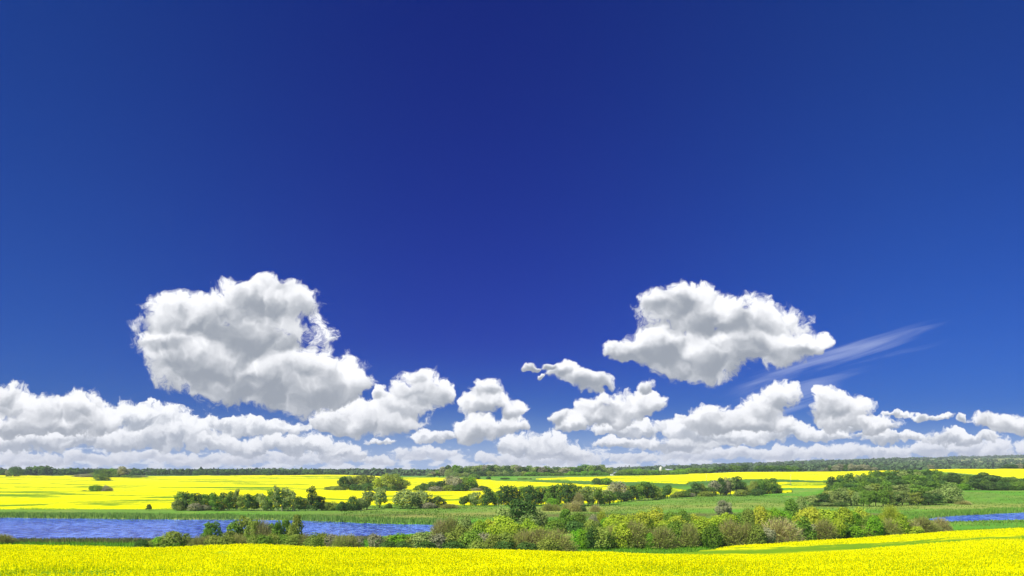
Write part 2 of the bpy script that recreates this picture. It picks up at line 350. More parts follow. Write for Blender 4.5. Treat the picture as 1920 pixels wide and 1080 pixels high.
# ================================================================== lake water
m, N = new_mat('lake_water')
geo = N.new('ShaderNodeNewGeometry')
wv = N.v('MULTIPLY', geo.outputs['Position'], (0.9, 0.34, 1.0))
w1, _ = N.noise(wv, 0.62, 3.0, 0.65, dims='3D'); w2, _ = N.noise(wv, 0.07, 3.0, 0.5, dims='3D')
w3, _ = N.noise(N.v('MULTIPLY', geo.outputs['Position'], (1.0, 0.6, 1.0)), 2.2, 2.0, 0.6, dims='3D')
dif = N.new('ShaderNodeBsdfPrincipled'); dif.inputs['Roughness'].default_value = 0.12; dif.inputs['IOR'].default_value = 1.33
N.put(dif.inputs['Base Color'], N.mix(N.step(N.m('MULTIPLY_ADD', w2, 0.35, w1), 0.57, 0.77), srgb(16, 48, 175), srgb(112, 150, 255)))  # reflected sky blue and light and dark ripple speckle painted into the base colour
dif.inputs['Specular IOR Level'].default_value = 0.3
bp = N.new('ShaderNodeBump'); bp.inputs['Strength'].default_value = 1.0; bp.inputs['Distance'].default_value = 1.6
N.put(bp.inputs['Height'], N.m('MULTIPLY_ADD', w3, 0.25, w1)); N.put(dif.inputs['Normal'], bp.outputs[0]); bs = dif
out = N.new('ShaderNodeOutputMaterial'); N.l.new(bs.outputs[0], out.inputs[0]); WATERM = m
for nm, x0, x1, y0, y1 in (('lake_water', -480, 10, 190, 316), ('pond_water', 115, 560, 240, 350)):
    gx, gy = np.meshgrid(np.linspace(x0, x1, 60), np.linspace(y0, y1, 40)); ix = np.arange(gx.size).reshape(gx.shape)
    me = make_mesh(nm, np.stack([gx.ravel(), gy.ravel(), np.full(gx.size, WATER)], 1), grid_faces(ix), [WATERM], smooth=True)
    tag(add_obj(nm, me), kind='structure')
# ================================================================== rapeseed fields
def crop_mat(name, yel, grn):
    m, N = new_mat(name)
    a = N.new('ShaderNodeAttribute', attribute_name='bloom'); geo = N.new('ShaderNodeNewGeometry')
    nn, _ = N.noise(geo.outputs['Position'], 1.3, 4.0, 0.75, dims='3D')
    t = N.step(N.m('MULTIPLY_ADD', N.m('SUBTRACT', nn, 0.5), 1.1, a.outputs['Fac']), 0.1, 0.85)
    bs = N.new('ShaderNodeBsdfDiffuse'); N.put(bs.inputs[0], N.mix(t, grn, yel))
    bp = N.new('ShaderNodeBump'); bp.inputs['Strength'].default_value = 0.6; bp.inputs['Distance'].default_value = 0.3; N.put(bp.inputs['Height'], nn); N.put(bs.inputs['Normal'], bp.outputs[0])
    out = N.new('ShaderNodeOutputMaterial'); N.l.new(bs.outputs[0], out.inputs[0]); return m
YEL = (0.96, 0.92, 0.002); GRN = srgb(116, 156, 36)
CROP = crop_mat('rapeseed_bloom', YEL, GRN)
def field_patch(name, mask, height, bloom, label):
    """the crop over part of the ground grid, with upright sides down to the soil"""
    fm = mask[:-1, :-1] & mask[1:, :-1] & mask[:-1, 1:] & mask[1:, 1:]
    used = np.zeros((nr, nc), bool)
    used[:-1, :-1] |= fm; used[1:, :-1] |= fm; used[:-1, 1:] |= fm; used[1:, 1:] |= fm
    remap = -np.ones(nr*nc, int); ids = idx[used]; remap[ids] = np.arange(len(ids))
    top = ZZ+height+(fbm(XX/2.5, YY/2.5, 3, 15)-0.5)*0.25
    v = np.stack([XX[used], YY[used], top[used]], 1)
    f = remap[np.stack([idx[:-1, :-1][fm], idx[:-1, 1:][fm], idx[1:, 1:][fm], idx[1:, :-1][fm]], 1)]
    low = v.copy(); low[:, 2] = ZZ[used]-0.05; n = len(v)
    fp = np.pad(fm, 1); sk = []
    r, c = np.nonzero(fm)
    for dr, dc, a, b in ((-1, 0, (0, 0), (0, 1)), (1, 0, (1, 1), (1, 0)), (0, -1, (1, 0), (0, 0)), (0, 1, (0, 1), (1, 1))):
        e = ~fp[r+1+dr, c+1+dc]
        A = remap[idx[r[e]+a[0], c[e]+a[1]]]; B = remap[idx[r[e]+b[0], c[e]+b[1]]]
        sk.append(np.stack([B, A, A+n, B+n], 1))
    f = np.concatenate([f]+sk); v = np.concatenate([v, low]); bl = np.concatenate([bloom[used], bloom[used]*0.4])
    me = make_mesh(name, v, f, [CROP], attrs={'bloom': ('POINT', bl)})
    return me
jit = (fbm(XX/30, YY/30, 3, 61)-0.5)*2.2
PYj = PYg+jit
far = YY > 349
topA = curve([(-2500, 891), (0, 892), (280, 894), (640, 891), (766, 896), (860, 897), (890, 899.5), (960, 903), (1035, 906.5), (1143, 911), (1235, 917), (1260, 916), (1300, 923), (1440, 919), (1487, 920), (1490, 3000), (9999, 3000)])
botA = curve([(-2500, 957), (300, 957), (420, 955), (640, 948), (830, 948.5), (1000, 947), (1140, 944), (1235, 932), (1340, 928), (1487, 923.5), (9999, 900)])
topB = curve([(-999, 3000), (1001, 3000), (1002, 898), (1110, 895), (1240, 892), (1280, 890.6), (1380, 886), (1480, 886), (1560, 884.8), (1690, 883), (1691, 3000), (9999, 3000)])
botB = curve([(1002, 899.5), (1110, 903), (1200, 904), (1290, 908.5), (1292, 905), (1380, 899), (1480, 899), (1540, 902), (1690, 903)])
topD = curve([(-999, 3000), (1740, 3000), (1741, 880.5), (5000, 880.5)]); botD = curve([(1741, 884), (1785, 886), (1860, 893), (1920, 899), (2500, 903), (5000, 903)])
bl0 = 0.88-0.5*sstep(fbm(XX/60, YY/30, 4, 90), 0.42, 0.78)-0.35*sstep(fbm(XX/12, YY/7, 3, 91), 0.45, 0.8)-0.10*(fbm(XX/3, YY/3, 2, 92)>0.55)
# strips where the crop came up thin, on the slope at the left
for pyc, wd, x0, x1, s in ((935, 2.2, -900, 150, 0.55), (924, 1.6, -900, 180, 0.5), (938, 1.2, 220, 900, 0.55), (919, 1.6, 330, 560, 0.4), (952, 2.2, -900, 130, 0.5), (916, 1.3, 100, 300, 0.3), (929, 1.0, 60, 420, 0.35), (911, 0.9, 500, 700, 0.25), (944, 0.8, 20, 200, 0.3)):
    bl0 = bl0-1.3*s*np.exp(-((PYg-pyc-3*np.sin(PXg/130+pyc))/wd)**2)*sstep(PXg, x0, x0+90)*(1-sstep(PXg, x1-90, x1))*(YY > 349)
mA = (PYj > topA(PXg)) & (PYj < botA(PXg)) & far & (YY < 1290)
mB = (PYj > topB(PXg)) & (PYj < botB(PXg)) & far & (YY < 1090)
mC = ((np.abs(PYg-907.5-0.006*(PXg-1500)) < 2.3) | (np.abs(PYg-913.5) < 2.2)) & (PXg > 1440) & (PXg < 1556) & far & (YY < 900)
mD = (PYj > topD(PXg)) & (PYj < botD(PXg)) & far & (YY < 960)
tag(add_obj('rapeseed_field', field_patch('rapeseed_field_slope', mA, 0.8, bl0, '')), 'blooming yellow rapeseed field on the long slope behind the lake', 'crop field', kind='stuff')
tag(add_obj('rapeseed_field', field_patch('rapeseed_field_rise', mB, 0.8, bl0*0.9+0.12, '')), 'long bright yellow rapeseed strip on the rise below the far trees', 'crop field', kind='stuff')
tag(add_obj('rapeseed_field', field_patch('rapeseed_field_streaks', mC, 0.7, bl0, '')), 'thin yellow rapeseed bands in the green pasture left of the wood', 'crop field', kind='stuff')
tag(add_obj('rapeseed_field', field_patch('rapeseed_field_right', mD, 0.8, bl0*0.6+0.45, '')), 'flat bright yellow rapeseed field behind the wood at the right', 'crop field', kind='stuff')
# ---- the near field: canopy sheet plus separate flowering tops
edgeY = curve([(-2500, 76), (1230, 78), (1285, 88), (1400, 118), (1540, 130), (1700, 139), (1920, 154), (3000, 160)])
mN = (YY < edgeY(PXg)+(fbm(XX/6, YY/6, 2, 8)-0.5)*3) & (YY > -70)
bare = lambda px, py, X, Y: (np.exp(-((py-curve([(-999, 9999), (1100, 9999), (1150, 1037), (1281, 1034), (1440, 1031.5), (1583, 1025.5), (1720, 1016), (1860, 1007), (5000, 1003)])(px))/curve([(1100, 2.5), (1280, 4.5), (1440, 6.0), (1600, 5.5), (1720, 3.2), (1900, 1.8), (5000, 1)])(px))**2))*sstep(px, 1110, 1330)*(Y > 55)
PYtop = PH-F*(ZZ+0.9)/np.maximum(YY, 1)
bn = bare(PXg, PYtop, XX, YY)
thin = sstep(fbm(XX/5, YY/5, 4, 130), 0.5, 0.78)
thin2 = sstep(fbm(XX/20, YY/9, 3, 133), 0.48, 0.72)
bloomN = np.clip(0.94-0.6*thin-0.35*thin2-0.85*bn, 0.0, 1)
canopy = field_patch('canopy', mN, 0.80, bloomN, '')
def near_plants():
    v0, f0, b0 = [], [], []
    n = 340000
    Yp = np.exp(rng.uniform(math.log(17), math.log(158), n)); up = rng.uniform(-0.66, 0.66, n); Xp = up*Yp
    px = PX(Xp, Yp); ok = Yp < edgeY(px)-0.3; Xp, Yp, px = Xp[ok], Yp[ok], px[ok]
    z = T(Xp, Yp); py = PH-F*(z+0.9)/Yp
    dens = 1-0.62*sstep(fbm(Xp/5, Yp/5, 4, 130), 0.5, 0.78)-0.3*sstep(fbm(Xp/20, Yp/9, 3, 133), 0.48, 0.72)-0.80*bare(px, py, Xp, Yp)
    ok = rng.random(len(Xp)) < dens; Xp, Yp, z, px, py = Xp[ok], Yp[ok], z[ok], px[ok], py[ok]
    n = len(Xp); hgt = 0.83+0.17*rng.random(n)**2+0.15*(fbm(Xp/2.5, Yp/2.5, 2, 12)-0.5)
    hgt *= 1-0.35*bare(px, py, Xp, Yp)
    size = 0.025+0.00078*Yp
    V = []; FI = []; MI = []
    def quads(c, s, upn, mat):
        """randomly turned leaf-sized quads"""
        k = len(c); a = rng.normal(size=(k, 3)); a[:, 2] += upn; a /= np.linalg.norm(a, axis=1)[:, None]
        b = np.cross(a, rng.normal(size=(k, 3))); b /= np.linalg.norm(b, axis=1)[:, None]; d = np.cross(a, b)
        s = s[:, None]
        base = sum(len(x) for x in V)
        V.append(np.stack([c+b*s, c+d*s*0.8, c-b*s, c-d*s*0.8], 1).reshape(-1, 3)); FI.append(np.arange(4*k).reshape(k, 4)+base); MI.append(np.full(k, mat))
    P0 = np.stack([Xp, Yp, z+hgt], 1)
    for j in range(4):      # flower head: blossoms in a short tapering cluster
        c = P0+np.stack([rng.normal(0, 0.35, n)*size, rng.normal(0, 0.35, n)*size, -j*size*0.75], 1)
        quads(c, size*(0.55+0.14*j), 1.8, 0)
    for j in range(1):      # side leaves and pods under the head
        c = P0+np.stack([rng.normal(0, 0.9, n)*size, rng.normal(0, 0.9, n)*size, -size*(3.2+1.6*j)], 1)
        quads(c, size*0.6, 0.4, 1)
    # stems, three-sided would be wasted: one narrow blade each
    w = 0.006+0.00012*Yp; ang = rng.uniform(0, 6.28, n); dx = np.cos(ang)*w; dy = np.sin(ang)*w
    base = sum(len(x) for x in V)
    A = np.stack([Xp-dx, Yp-dy, z+0.1], 1); B = np.stack([Xp+dx, Yp+dy, z+0.1], 1); Cc = P0+np.stack([dx, dy, 0*dx], 1); D = P0-np.stack([dx, dy, 0*dx], 1)
    V.append(np.stack([A, B, Cc, D], 1).reshape(-1, 3)); FI.append(np.arange(4*n).reshape(n, 4)+base); MI.append(np.full(n, 1))
    return np.concatenate(V), np.concatenate(FI), np.concatenate(MI)
def leafy(name, c1, c2, trans=0.25, attr='shade'):
    m, N = new_mat(name)
    a = N.new('ShaderNodeAttribute', attribute_name=attr); oi = N.new('ShaderNodeObjectInfo')
    col = N.mix(a.outputs['Fac'], c1, c2)
    hs = N.new('ShaderNodeHueSaturation'); N.put(hs.inputs['Color'], col)
    N.put(hs.inputs['Value'], 1.0 if 'rapeseed' in name else N.step(oi.outputs['Random'], 0, 1, 0.84, 1.16, 'LINEAR')); N.put(hs.inputs['Hue'], 0.5 if 'rapeseed' in name else N.step(N.m('FRACT', N.m('MULTIPLY', oi.outputs['Random'], 7.3)), 0, 1, 0.490, 0.508, 'LINEAR'))
    d = N.new('ShaderNodeBsdfDiffuse'); t = N.new('ShaderNodeBsdfTranslucent'); N.put(d.inputs[0], hs.outputs[0]); N.put(t.inputs[0], hs.outputs[0])
    mx = N.new('ShaderNodeMixShader'); mx.inputs[0].default_value = trans; N.l.new(d.outputs[0], mx.inputs[1]); N.l.new(t.outputs[0], mx.inputs[2])
    out = N.new('ShaderNodeOutputMaterial'); N.l.new(mx.outputs[0], out.inputs[0]); return m
PETAL = leafy('rapeseed_petals', (0.95, 0.90, 0.002), (0.99, 0.97, 0.004), 0.5)
STEM = leafy('rapeseed_leaves', srgb(140, 175, 30), srgb(185, 205, 40), 0.35)
v, f, mi = near_plants()
cv = np.empty(len(canopy.vertices)*3, np.float32); canopy.vertices.foreach_get('co', cv); cv = cv.reshape(-1, 3)
cf = np.empty(len(canopy.loops), np.int32); canopy.loops.foreach_get('vertex_index', cf); cf = cf.reshape(-1, 4)
cb = np.empty(len(canopy.vertices), np.float32); canopy.attributes['bloom'].data.foreach_get('value', cb)
me = make_mesh('rapeseed_field_near', np.concatenate([cv, v]), np.concatenate([cf, f+len(cv)]), [CROP, PETAL, STEM], np.concatenate([np.zeros(len(cf)), mi+1]),
    attrs={'bloom': ('POINT', np.concatenate([cb, np.ones(len(v), np.float32)])), 'shade': ('FACE', np.concatenate([np.zeros(len(cf)), rng.random(len(f))]))})
bpy.data.meshes.remove(canopy)
tag(add_obj('rapeseed_field', me), 'dense yellow flowering rapeseed filling the foreground slope', 'crop field', kind='stuff')

# ================================================================== plants: source meshes (unit height, unit width)
def pack_quads(c, nrm, s, asp=0.8, r=rng):
    k = len(c); b = np.cross(nrm, r.normal(size=(k, 3))); b /= np.linalg.norm(b, axis=1)[:, None]; d = np.cross(nrm, b); s = s[:, None]
    j = lambda: 1+r.uniform(-0.3, 0.3, (k, 1))
    return np.stack([c+b*s*j(), c+d*s*asp*j(), c-b*s*j(), c-d*s*asp*j()], 1).reshape(-1, 3)
def crown_mesh(name, lobes, n, leaf, seed, flat=1.0, sprig=0.12, asp=0.8):
    """leaf clumps over a set of lobes; lobes rows: x, y, z, rx, rz"""
    r = np.random.default_rng(seed); L = np.array(lobes); w = (L[:, 3]*L[:, 4])**1.0; w = w/w.sum()
    k = r.choice(len(L), size=int(n*1.5), p=w)
    d = r.normal(size=(len(k), 3)); d /= np.linalg.norm(d, axis=1)[:, None]
    rad = 1-0.30*r.random(len(k))**1.6; rad = np.where(r.random(len(k)) < sprig, 1+0.28*r.random(len(k)), rad)
    rad *= 1+0.22*(fbm(d[:, 0]*2.5+k*3.1+10, d[:, 2]*2.5+k*1.7+d[:, 1]*2+10, 2, seed)-0.5)*2
    c = L[k, :3]+d*np.stack([L[k, 3], L[k, 3], L[k, 4]], 1)*rad[:, None]
    inside = np.zeros(len(c), bool)
    for i, l in enumerate(L):
        q = ((c-l[:3])/np.array([l[3], l[3], l[4]])); inside |= ((q**2).sum(1) < 0.42) & (k != i)
    keep = (~inside | (r.random(len(c)) < 0.10)) & (c[:, 2] > 0.01)
    c = c[keep][:n]; d = d[keep][:n]
    nrm = d*1.0+r.normal(size=c.shape)*0.55; nrm[:, 2] += 0.25; nrm /= np.linalg.norm(nrm, axis=1)[:, None]
    v = pack_quads(c, nrm, leaf*(0.7+0.7*r.random(len(c))), asp, r)
    lobeshade = r.random(len(L))[k[keep][:n]]
    sh = np.clip(0.55*r.random(len(c))+0.45*lobeshade, 0, 1)
    return make_mesh(name, v, np.arange(len(v)).reshape(-1, 4), [None], attrs={'shade': ('FACE', sh)})
def tube(p0, p1, r0, r1, k=5):
    p0 = np.array(p0, float); p1 = np.array(p1, float); a = p1-p0; a /= np.linalg.norm(a)+1e-9
    b = np.cross(a, (0.31, 0.9, 0.2)); b /= np.linalg.norm(b); c = np.cross(a, b)
    t = np.linspace(0, 2*math.pi, k, endpoint=False)[:, None]; ring = np.cos(t)*b+np.sin(t)*c
    v = np.concatenate([p0+ring*r0, p1+ring*r1]); i = np.arange(k); j = (i+1) % k
    return v, np.stack([i, j, j+k, i+k], 1)
def limb_mesh(name, segs, k=5):
    V = []; Fc = []; n = 0
    for s in segs:
        v, f = tube(*s, k=k); V.append(v); Fc.append(f+n); n += len(v)
    return make_mesh(name, np.concatenate(V), np.concatenate(Fc), [None], smooth=True)
def wob(p, r, s): return tuple(np.array(p)+r.normal(0, s, 3))
def make_oak(i):
    r = np.random.default_rng(100+i); lobes = []
    for j in range(17):
        a = r.uniform(0, 6.28); h = r.uniform(0.22, 0.86); rr = r.uniform(0.05, 0.34)*math.sqrt(max(0.05, 1-((h-0.48)/0.5)**2))
        lobes.append((math.cos(a)*rr, math.sin(a)*rr, h, r.uniform(0.12, 0.20), r.uniform(0.10, 0.16)))
    lobes.append((0, 0, 0.55, 0.30, 0.28))
    segs = [((0, 0, -0.03), (0.01, 0, 0.28), 0.035, 0.024)]
    for j in range(6):
        l = lobes[j]; segs.append(((0.01, 0, 0.24+0.02*j), l[:3], 0.018, 0.006))
    return crown_mesh('oak_crown', lobes, 2600, 0.026, 200+i), limb_mesh('oak_trunk', segs)
def make_aspen(i):
    r = np.random.default_rng(300+i); lobes = []
    for j in range(12):
        h = 0.16+0.72*j/11+r.uniform(-0.03, 0.03); wd = 0.34*(1-((h-0.48)/0.60)**2)
        a = r.uniform(0, 6.28); rr = wd*r.uniform(0.3, 0.9); lobes.append((math.cos(a)*rr, math.sin(a)*rr, h, r.uniform(0.13, 0.22), r.uniform(0.07, 0.12)))
    lobes.append((0.02, 0, 0.55, 0.20, 0.30))
    lean = r.uniform(-0.03, 0.03)
    segs = [((0, 0, -0.03), (lean, 0, 0.45), 0.020, 0.014), ((lean, 0, 0.45), (lean*1.6, 0, 0.88), 0.014, 0.004),
            ((0.10, 0.06, -0.03), (0.13, 0.05, 0.55), 0.014, 0.007), ((-0.16, -0.03, -0.03), (-0.13, 0, 0.5), 0.013, 0.006)]
    for j in range(5): l = lobes[2*j]; segs.append(((lean, 0, max(0.2, l[2]-0.12)), l[:3], 0.008, 0.003))
    return crown_mesh('aspen_crown', lobes, 2000, 0.026, 400+i, sprig=0.2), limb_mesh('aspen_trunk', segs)
def make_bush(i):
    r = np.random.default_rng(500+i); lobes = []
    for j in range(20):
        a = r.uniform(0, 6.28); e = r.uniform(0.0, 1.45); q = r.uniform(0.55, 0.85)
        lobes.append((math.cos(a)*math.cos(e)*0.38*q, math.sin(a)*math.cos(e)*0.38*q, 0.14+math.sin(e)*0.66*q, r.uniform(0.10, 0.17), r.uniform(0.10, 0.17)))
    lobes.append((0, 0, 0.35, 0.32, 0.34))
    segs = [((r.uniform(-0.1, 0.1), r.uniform(-0.1, 0.1), -0.03), lobes[j][:3], 0.012, 0.004) for j in range(9)]
    return crown_mesh('bush_foliage', lobes, 3000, 0.022, 600+i, sprig=0.22), limb_mesh('bush_stems', segs, 4)
def make_twiggy(i):
    """a half-bare willow: many thin rising twigs and a thin veil of small leaves"""
    r = np.random.default_rng(700+i); V = []; n = 1300
    a = r.uniform(0, 6.28, n); e = np.arccos(r.uniform(0.02, 1.0, n)); L = r.uniform(0.72, 1.02, n)
    tip = np.stack([np.cos(a)*np.sin(e)*0.50, np.sin(a)*np.sin(e)*0.50, 0.08+np.cos(e)*0.92], 1)*L[:, None]
    base = tip*r.uniform(0.35, 0.75, n)[:, None]+r.normal(0, 0.03, (n, 3)); tip = tip+r.normal(0, 0.03, (n, 3))
    ax = tip-base; ax /= np.linalg.norm(ax, axis=1)[:, None]; s = np.cross(ax, r.normal(size=(n, 3))); s /= np.linalg.norm(s, axis=1)[:, None]; w = 0.0055
    V = np.stack([base-s*w, base+s*w, tip+s*w*0.4, tip-s*w*0.4], 1).reshape(-1, 3)
    k = 3200; j = r.integers(0, n, k); t = r.uniform(0.2, 1.05, k)[:, None]; c = base[j]*(1-t)+tip[j]*t+r.normal(0, 0.02, (k, 3))
    nr_ = r.normal(size=(k, 3)); nr_ /= np.linalg.norm(nr_, axis=1)[:, None]
    V2 = pack_quads(c, nr_, np.full(k, 0.016), 0.7, r)
    v = np.concatenate([V, V2]); v[:, 2] = np.maximum(v[:, 2], -0.02)
    sh = np.concatenate([r.random(n)*0.4, 0.6+0.4*r.random(k)])
    segs = []
    for q in range(16):
        aa = r.uniform(0, 6.28); ee = r.uniform(0.1, 1.2); tp = (math.cos(aa)*math.sin(ee)*0.36, math.sin(aa)*math.sin(ee)*0.36, math.cos(ee)*0.7)
        segs.append(((tp[0]*0.15, tp[1]*0.15, -0.03), tp, 0.012, 0.003))
    return make_mesh('twig_veil', v, np.arange(len(v)).reshape(-1, 4), [None], attrs={'shade': ('FACE', sh)}), limb_mesh('willow_stems', segs, 4)
SRC = {'O': [make_oak(i) for i in range(5)], 'A': [make_aspen(i) for i in range(6)], 'B': [make_bush(i) for i in range(6)], 'T': [make_twiggy(i) for i in range(5)]}
K = 1.62
LM = {  # foliage colours
 'g': leafy('leaves_mid_green', srgb(72, 108, 32, K*.9), srgb(124, 154, 58, K*.9)),
 'd': leafy('leaves_dark_green', srgb(48, 80, 34, K*.9), srgb(94, 124, 58, K*.9)),
 'k': leafy('leaves_bright_green', srgb(82, 134, 30, K*.9), srgb(130, 172, 44, K*.9)),
 'y': leafy('leaves_yellow_green', srgb(118, 146, 30, K*.95), srgb(164, 180, 58, K*.95)),
 'o': leafy('leaves_olive', srgb(92, 112, 40, K), srgb(140, 152, 68, K)),
 's': leafy('leaves_silver_green', srgb(96, 120, 56, K*.9), srgb(156, 172, 98, K*.9)),
 'c': leafy('leaves_ochre_green', srgb(128, 142, 38, K), srgb(164, 168, 58, K)),
 'b': leafy('twigs_brown', srgb(132, 122, 84, K), srgb(138, 156, 62, K)),
 'p': leafy('twigs_grey_pink', srgb(150, 136, 104, K), srgb(146, 158, 76, K)),
 'w': leafy('leaves_grey_olive', srgb(112, 116, 84, K), srgb(150, 150, 118, K)),
}
def bark(name, col):
    m, N = new_mat(name); geo = N.new('ShaderNodeTexCoord'); nn, _ = N.noise(geo.outputs['Object'], 14.0, 4.0, 0.7, dims='3D')
    b = N.new('ShaderNodeBsdfDiffuse'); N.put(b.inputs[0], N.mix(nn, tuple(c*0.5 for c in col), tuple(c*1.4 for c in col))); out = N.new('ShaderNodeOutputMaterial'); N.l.new(b.outputs[0], out.inputs[0]); return m
BARK = {'O': bark('bark_dark', srgb(92, 78, 64)), 'A': bark('bark_pale', srgb(176, 166, 142)), 'B': bark('bark_shrub', srgb(96, 80, 62)), 'T': bark('bark_willow', srgb(140, 122, 104))}
WORD = {'g': 'mid green', 'd': 'dark green', 'k': 'bright green', 'y': 'yellow-green', 'o': 'olive green', 's': 'silvery green', 'c': 'ochre-tinted', 'b': 'brown twiggy', 'p': 'bare pinkish grey', 'w': 'greyish olive'}
ORD = ['first', 'second', 'third', 'fourth', 'fifth', 'sixth', 'seventh', 'eighth', 'ninth', 'tenth', 'eleventh', 'twelfth', 'thirteenth', 'fourteenth', 'fifteenth', 'sixteenth', 'seventeenth', 'eighteenth', 'nineteenth']
def ordinal(i):
    if i < 19: return ORD[i]
    t = (i+1)//10; u = (i+1) % 10; tens = ['', '', 'twent', 'thirt', 'fort', 'fift', 'sixt', 'sevent', 'eight', 'ninet']
    return tens[t]+'ieth' if u == 0 else tens[t]+'y-'+ORD[u-1]
SRC['R'] = SRC['B']; BARK['R'] = BARK['O']
SHAPE = {'R': ('dense round', 'tree'), 'O': ('round', 'tree'), 'A': ('slender', 'tree'), 'B': ('bushy', 'shrub'), 'T': ('', 'shrub')}
KIND = {'R': 'broadleaf_tree', 'O': 'broadleaf_tree', 'A': 'aspen_tree', 'B': 'leafy_shrub', 'T': 'willow_shrub'}
pr = random.Random(11)
def plant(px, top, w, code, Y, label, group, bare_trunk=True):
    shp, col = code[0], code[1]
    X, Y, z = at(px, Y); h = max(1.2, -(top-PH)/F*Y-z)+0.08; wd = w/F*Y*({'O': 1.22, 'A': 1.34, 'R': 1.22}.get(shp, 1.5))
    # the meshes fill about 0.95 of their unit height
    h *= 1.07 if shp in 'OA' else (1.14 if shp in 'BR' else 1.05); crown, limbs = pr.choice(SRC[shp])
    root = bpy.data.objects.new(KIND[shp], None); COL.objects.link(root); root.empty_display_size = 0.5
    root.location = (X, Y, z-0.05)
    c = bpy.data.objects.new('crown' if shp in 'OAR' else 'foliage', crown); t = bpy.data.objects.new('trunk' if shp in 'OAR' else 'stems', limbs)
    rz = pr.uniform(0, 6.28); dpt = min(max(wd, 0.55*h), 1.3*wd)
    for o, mt in ((c, LM[col]), (t, BARK[shp])):
        COL.objects.link(o); o.parent = root; o.rotation_euler = (0, 0, rz); o.scale = ((wd*dpt)**0.5*1.02, (wd*dpt)**0.5*1.02, h)
        o.material_slots[0].link = 'OBJECT'; o.material_slots[0].material = mt
    tag(root, label, SHAPE[shp][1], group); return root
def row(items, Yf, where, group, jitter=0.0):
    """items: 'px,top,w,code' separated by blanks; labels count each kind of look from the left"""
    L = []
    for it in items.split():
        a = it.split(','); L.append((float(a[0]), float(a[1]), float(a[2]), a[3], float(a[4]) if len(a) > 4 else None))
    L.sort(key=lambda q: q[0]); tot = {}; n = {}
    key = lambda q: q[3]
    for q in L: tot[key(q)] = tot.get(key(q), 0)+1
    for q in L:
        k = key(q); i = n.get(k, 0); n[k] = i+1
        shape, cat = SHAPE[k[0]]
        desc = ' '.join(x for x in (shape, WORD[k[1]], cat) if x)
        if tot[k] == 1: lab = f'only {desc} {where}'
        elif tot[k] == 2: lab = f"{'left' if i == 0 else 'right'} one of two {desc}s {where}"
        else: lab = f'{ordinal(i)} {desc} from the left {where}'
        assert len(lab.replace('-', ' ').split()) <= 16, lab
        Y = q[4] if q[4] else (Yf(q[0]) if callable(Yf) else Yf)
        plant(q[0], q[1], q[2], q[3], Y+(pr.uniform(-jitter, jitter) if not q[4] else 0), lab, group)
# ---- tree row behind the lake
row("333,934,22,Bs 340,923,26,Ag 349,924,24,Ad 360,925,22,Ag 366,942,24,Bw 374,926,22,Ad 384,927,22,Ag 386,944,26,Bw 394,926,20,Ag 404,925,22,Ag 412,941,24,Bo 418,924,22,Ad 427,930,18,Ag 434,922,20,Ag 444,918,20,As 455,929,20,Ao 464,926,18,Ad 472,929,22,Ag 482,927,20,Ag 492,926,22,As 500,931,18,Ag 507,920,20,Ag 519,911,20,As 528,920,22,Ad 538,916,24,As 549,921,22,As 560,931,20,Ag 572,935,22,As 583,913,20,Ad 590,930,22,Ad 602,931,24,Ad 614,938,22,Bo 627,939,24,Bo 641,937,18,Bd 651,940,16,Bd",
    curve([(330, 344), (660, 347)]), 'in the row behind the lake', 'trees in the row behind the lake', 3)
row("661,926,28,Rd 676,930,20,Rs 688,921,30,Os 712,915,30,Os,372 729,942,12,Bd 761,912,52,Rs,366 793,914,44,Rs,372 781,925,20,As,378 822,927,34,Rd,374 804,940,24,Bw,368 843,944,28,Tb,369",
    curve([(650, 348), (740, 372)]), 'ending the lakeside row', 'trees at the right end of the lakeside row', 2)
# ---- clumps standing in the rapeseed slope
row("622,910,26,Bo 634,909,24,Bo 645,894,26,Od 655,893,26,As 664,894,22,Ao 674,892,24,Ao 685,891,24,Ao 695,893,22,Ao 702,896,20,Ao 707,899,22,Ay 716,892,24,Ay 727,888,28,Oo 740,889,26,Oo 750,895,22,Ay 759,900,20,Ao 668,905,24,Bd,604 690,904,26,Bd,604 733,907,30,Bd,606",
    610, 'in the copse on the rapeseed slope', 'trees in the copse on the rapeseed slope', 6)
row("786,908,20,Bg 798,903,22,Bd 813,900,26,Bd 829,902,30,Od 818,910,30,Bw,600 846,894,28,Ow 857,889,28,Rw 872,890,32,Rg 886,896,24,Ok 860,905,34,Bd,602 842,908,30,Bo,602 905,909,26,Bd 893,914,22,Bw",
    612, 'in the second slope copse', 'trees in the second copse on the rapeseed slope', 6)
# ---- central tree row
row("871,930,22,Od 882,926,20,Ag 893,923,24,As 905,928,20,Ay 915,917,26,Ad 924,921,22,Ag 934,922,20,Ag 945,911,26,Ad 956,912,24,Ag 966,913,24,Ad 977,914,24,Ag 988,912,26,Ad 999,912,24,Ad 1008,913,24,Ag 1019,915,24,Ad 1030,912,22,Ag 1040,911,24,Ad 1050,909,26,Ag 1061,907,26,Ad 1072,907,26,Ag 1083,912,24,Ad 1094,915,24,As 1103,912,22,Ag 1113,914,24,As 1123,915,24,Ag 1133,919,24,As 1143,921,24,Og 1152,901,34,Rw,440 1164,900,34,Rw,442 1158,918,34,Rd,425 1172,924,28,Od,425 1184,911,24,Ad 1194,908,24,Ag 1204,906,24,Ag 1215,906,24,Ad 1225,908,24,Ag 1234,913,20,Ao 1037,931,22,Bk,380 1085,922,16,Tp,384",
    curve([(860, 391), (1140, 391), (1180, 425), (1240, 442)]), 'in the central tree row', 'trees in the central row', 4)
row("1027,943,18,Tb 1041,945,16,Tb 1064,942,18,Tb 1079,939,26,Tp 1092,944,14,Bd 1116,946,17,Tp",
    curve([(1020, 345), (1120, 335)]), 'on the pasture before the central row', 'bushes before the central row', 2)
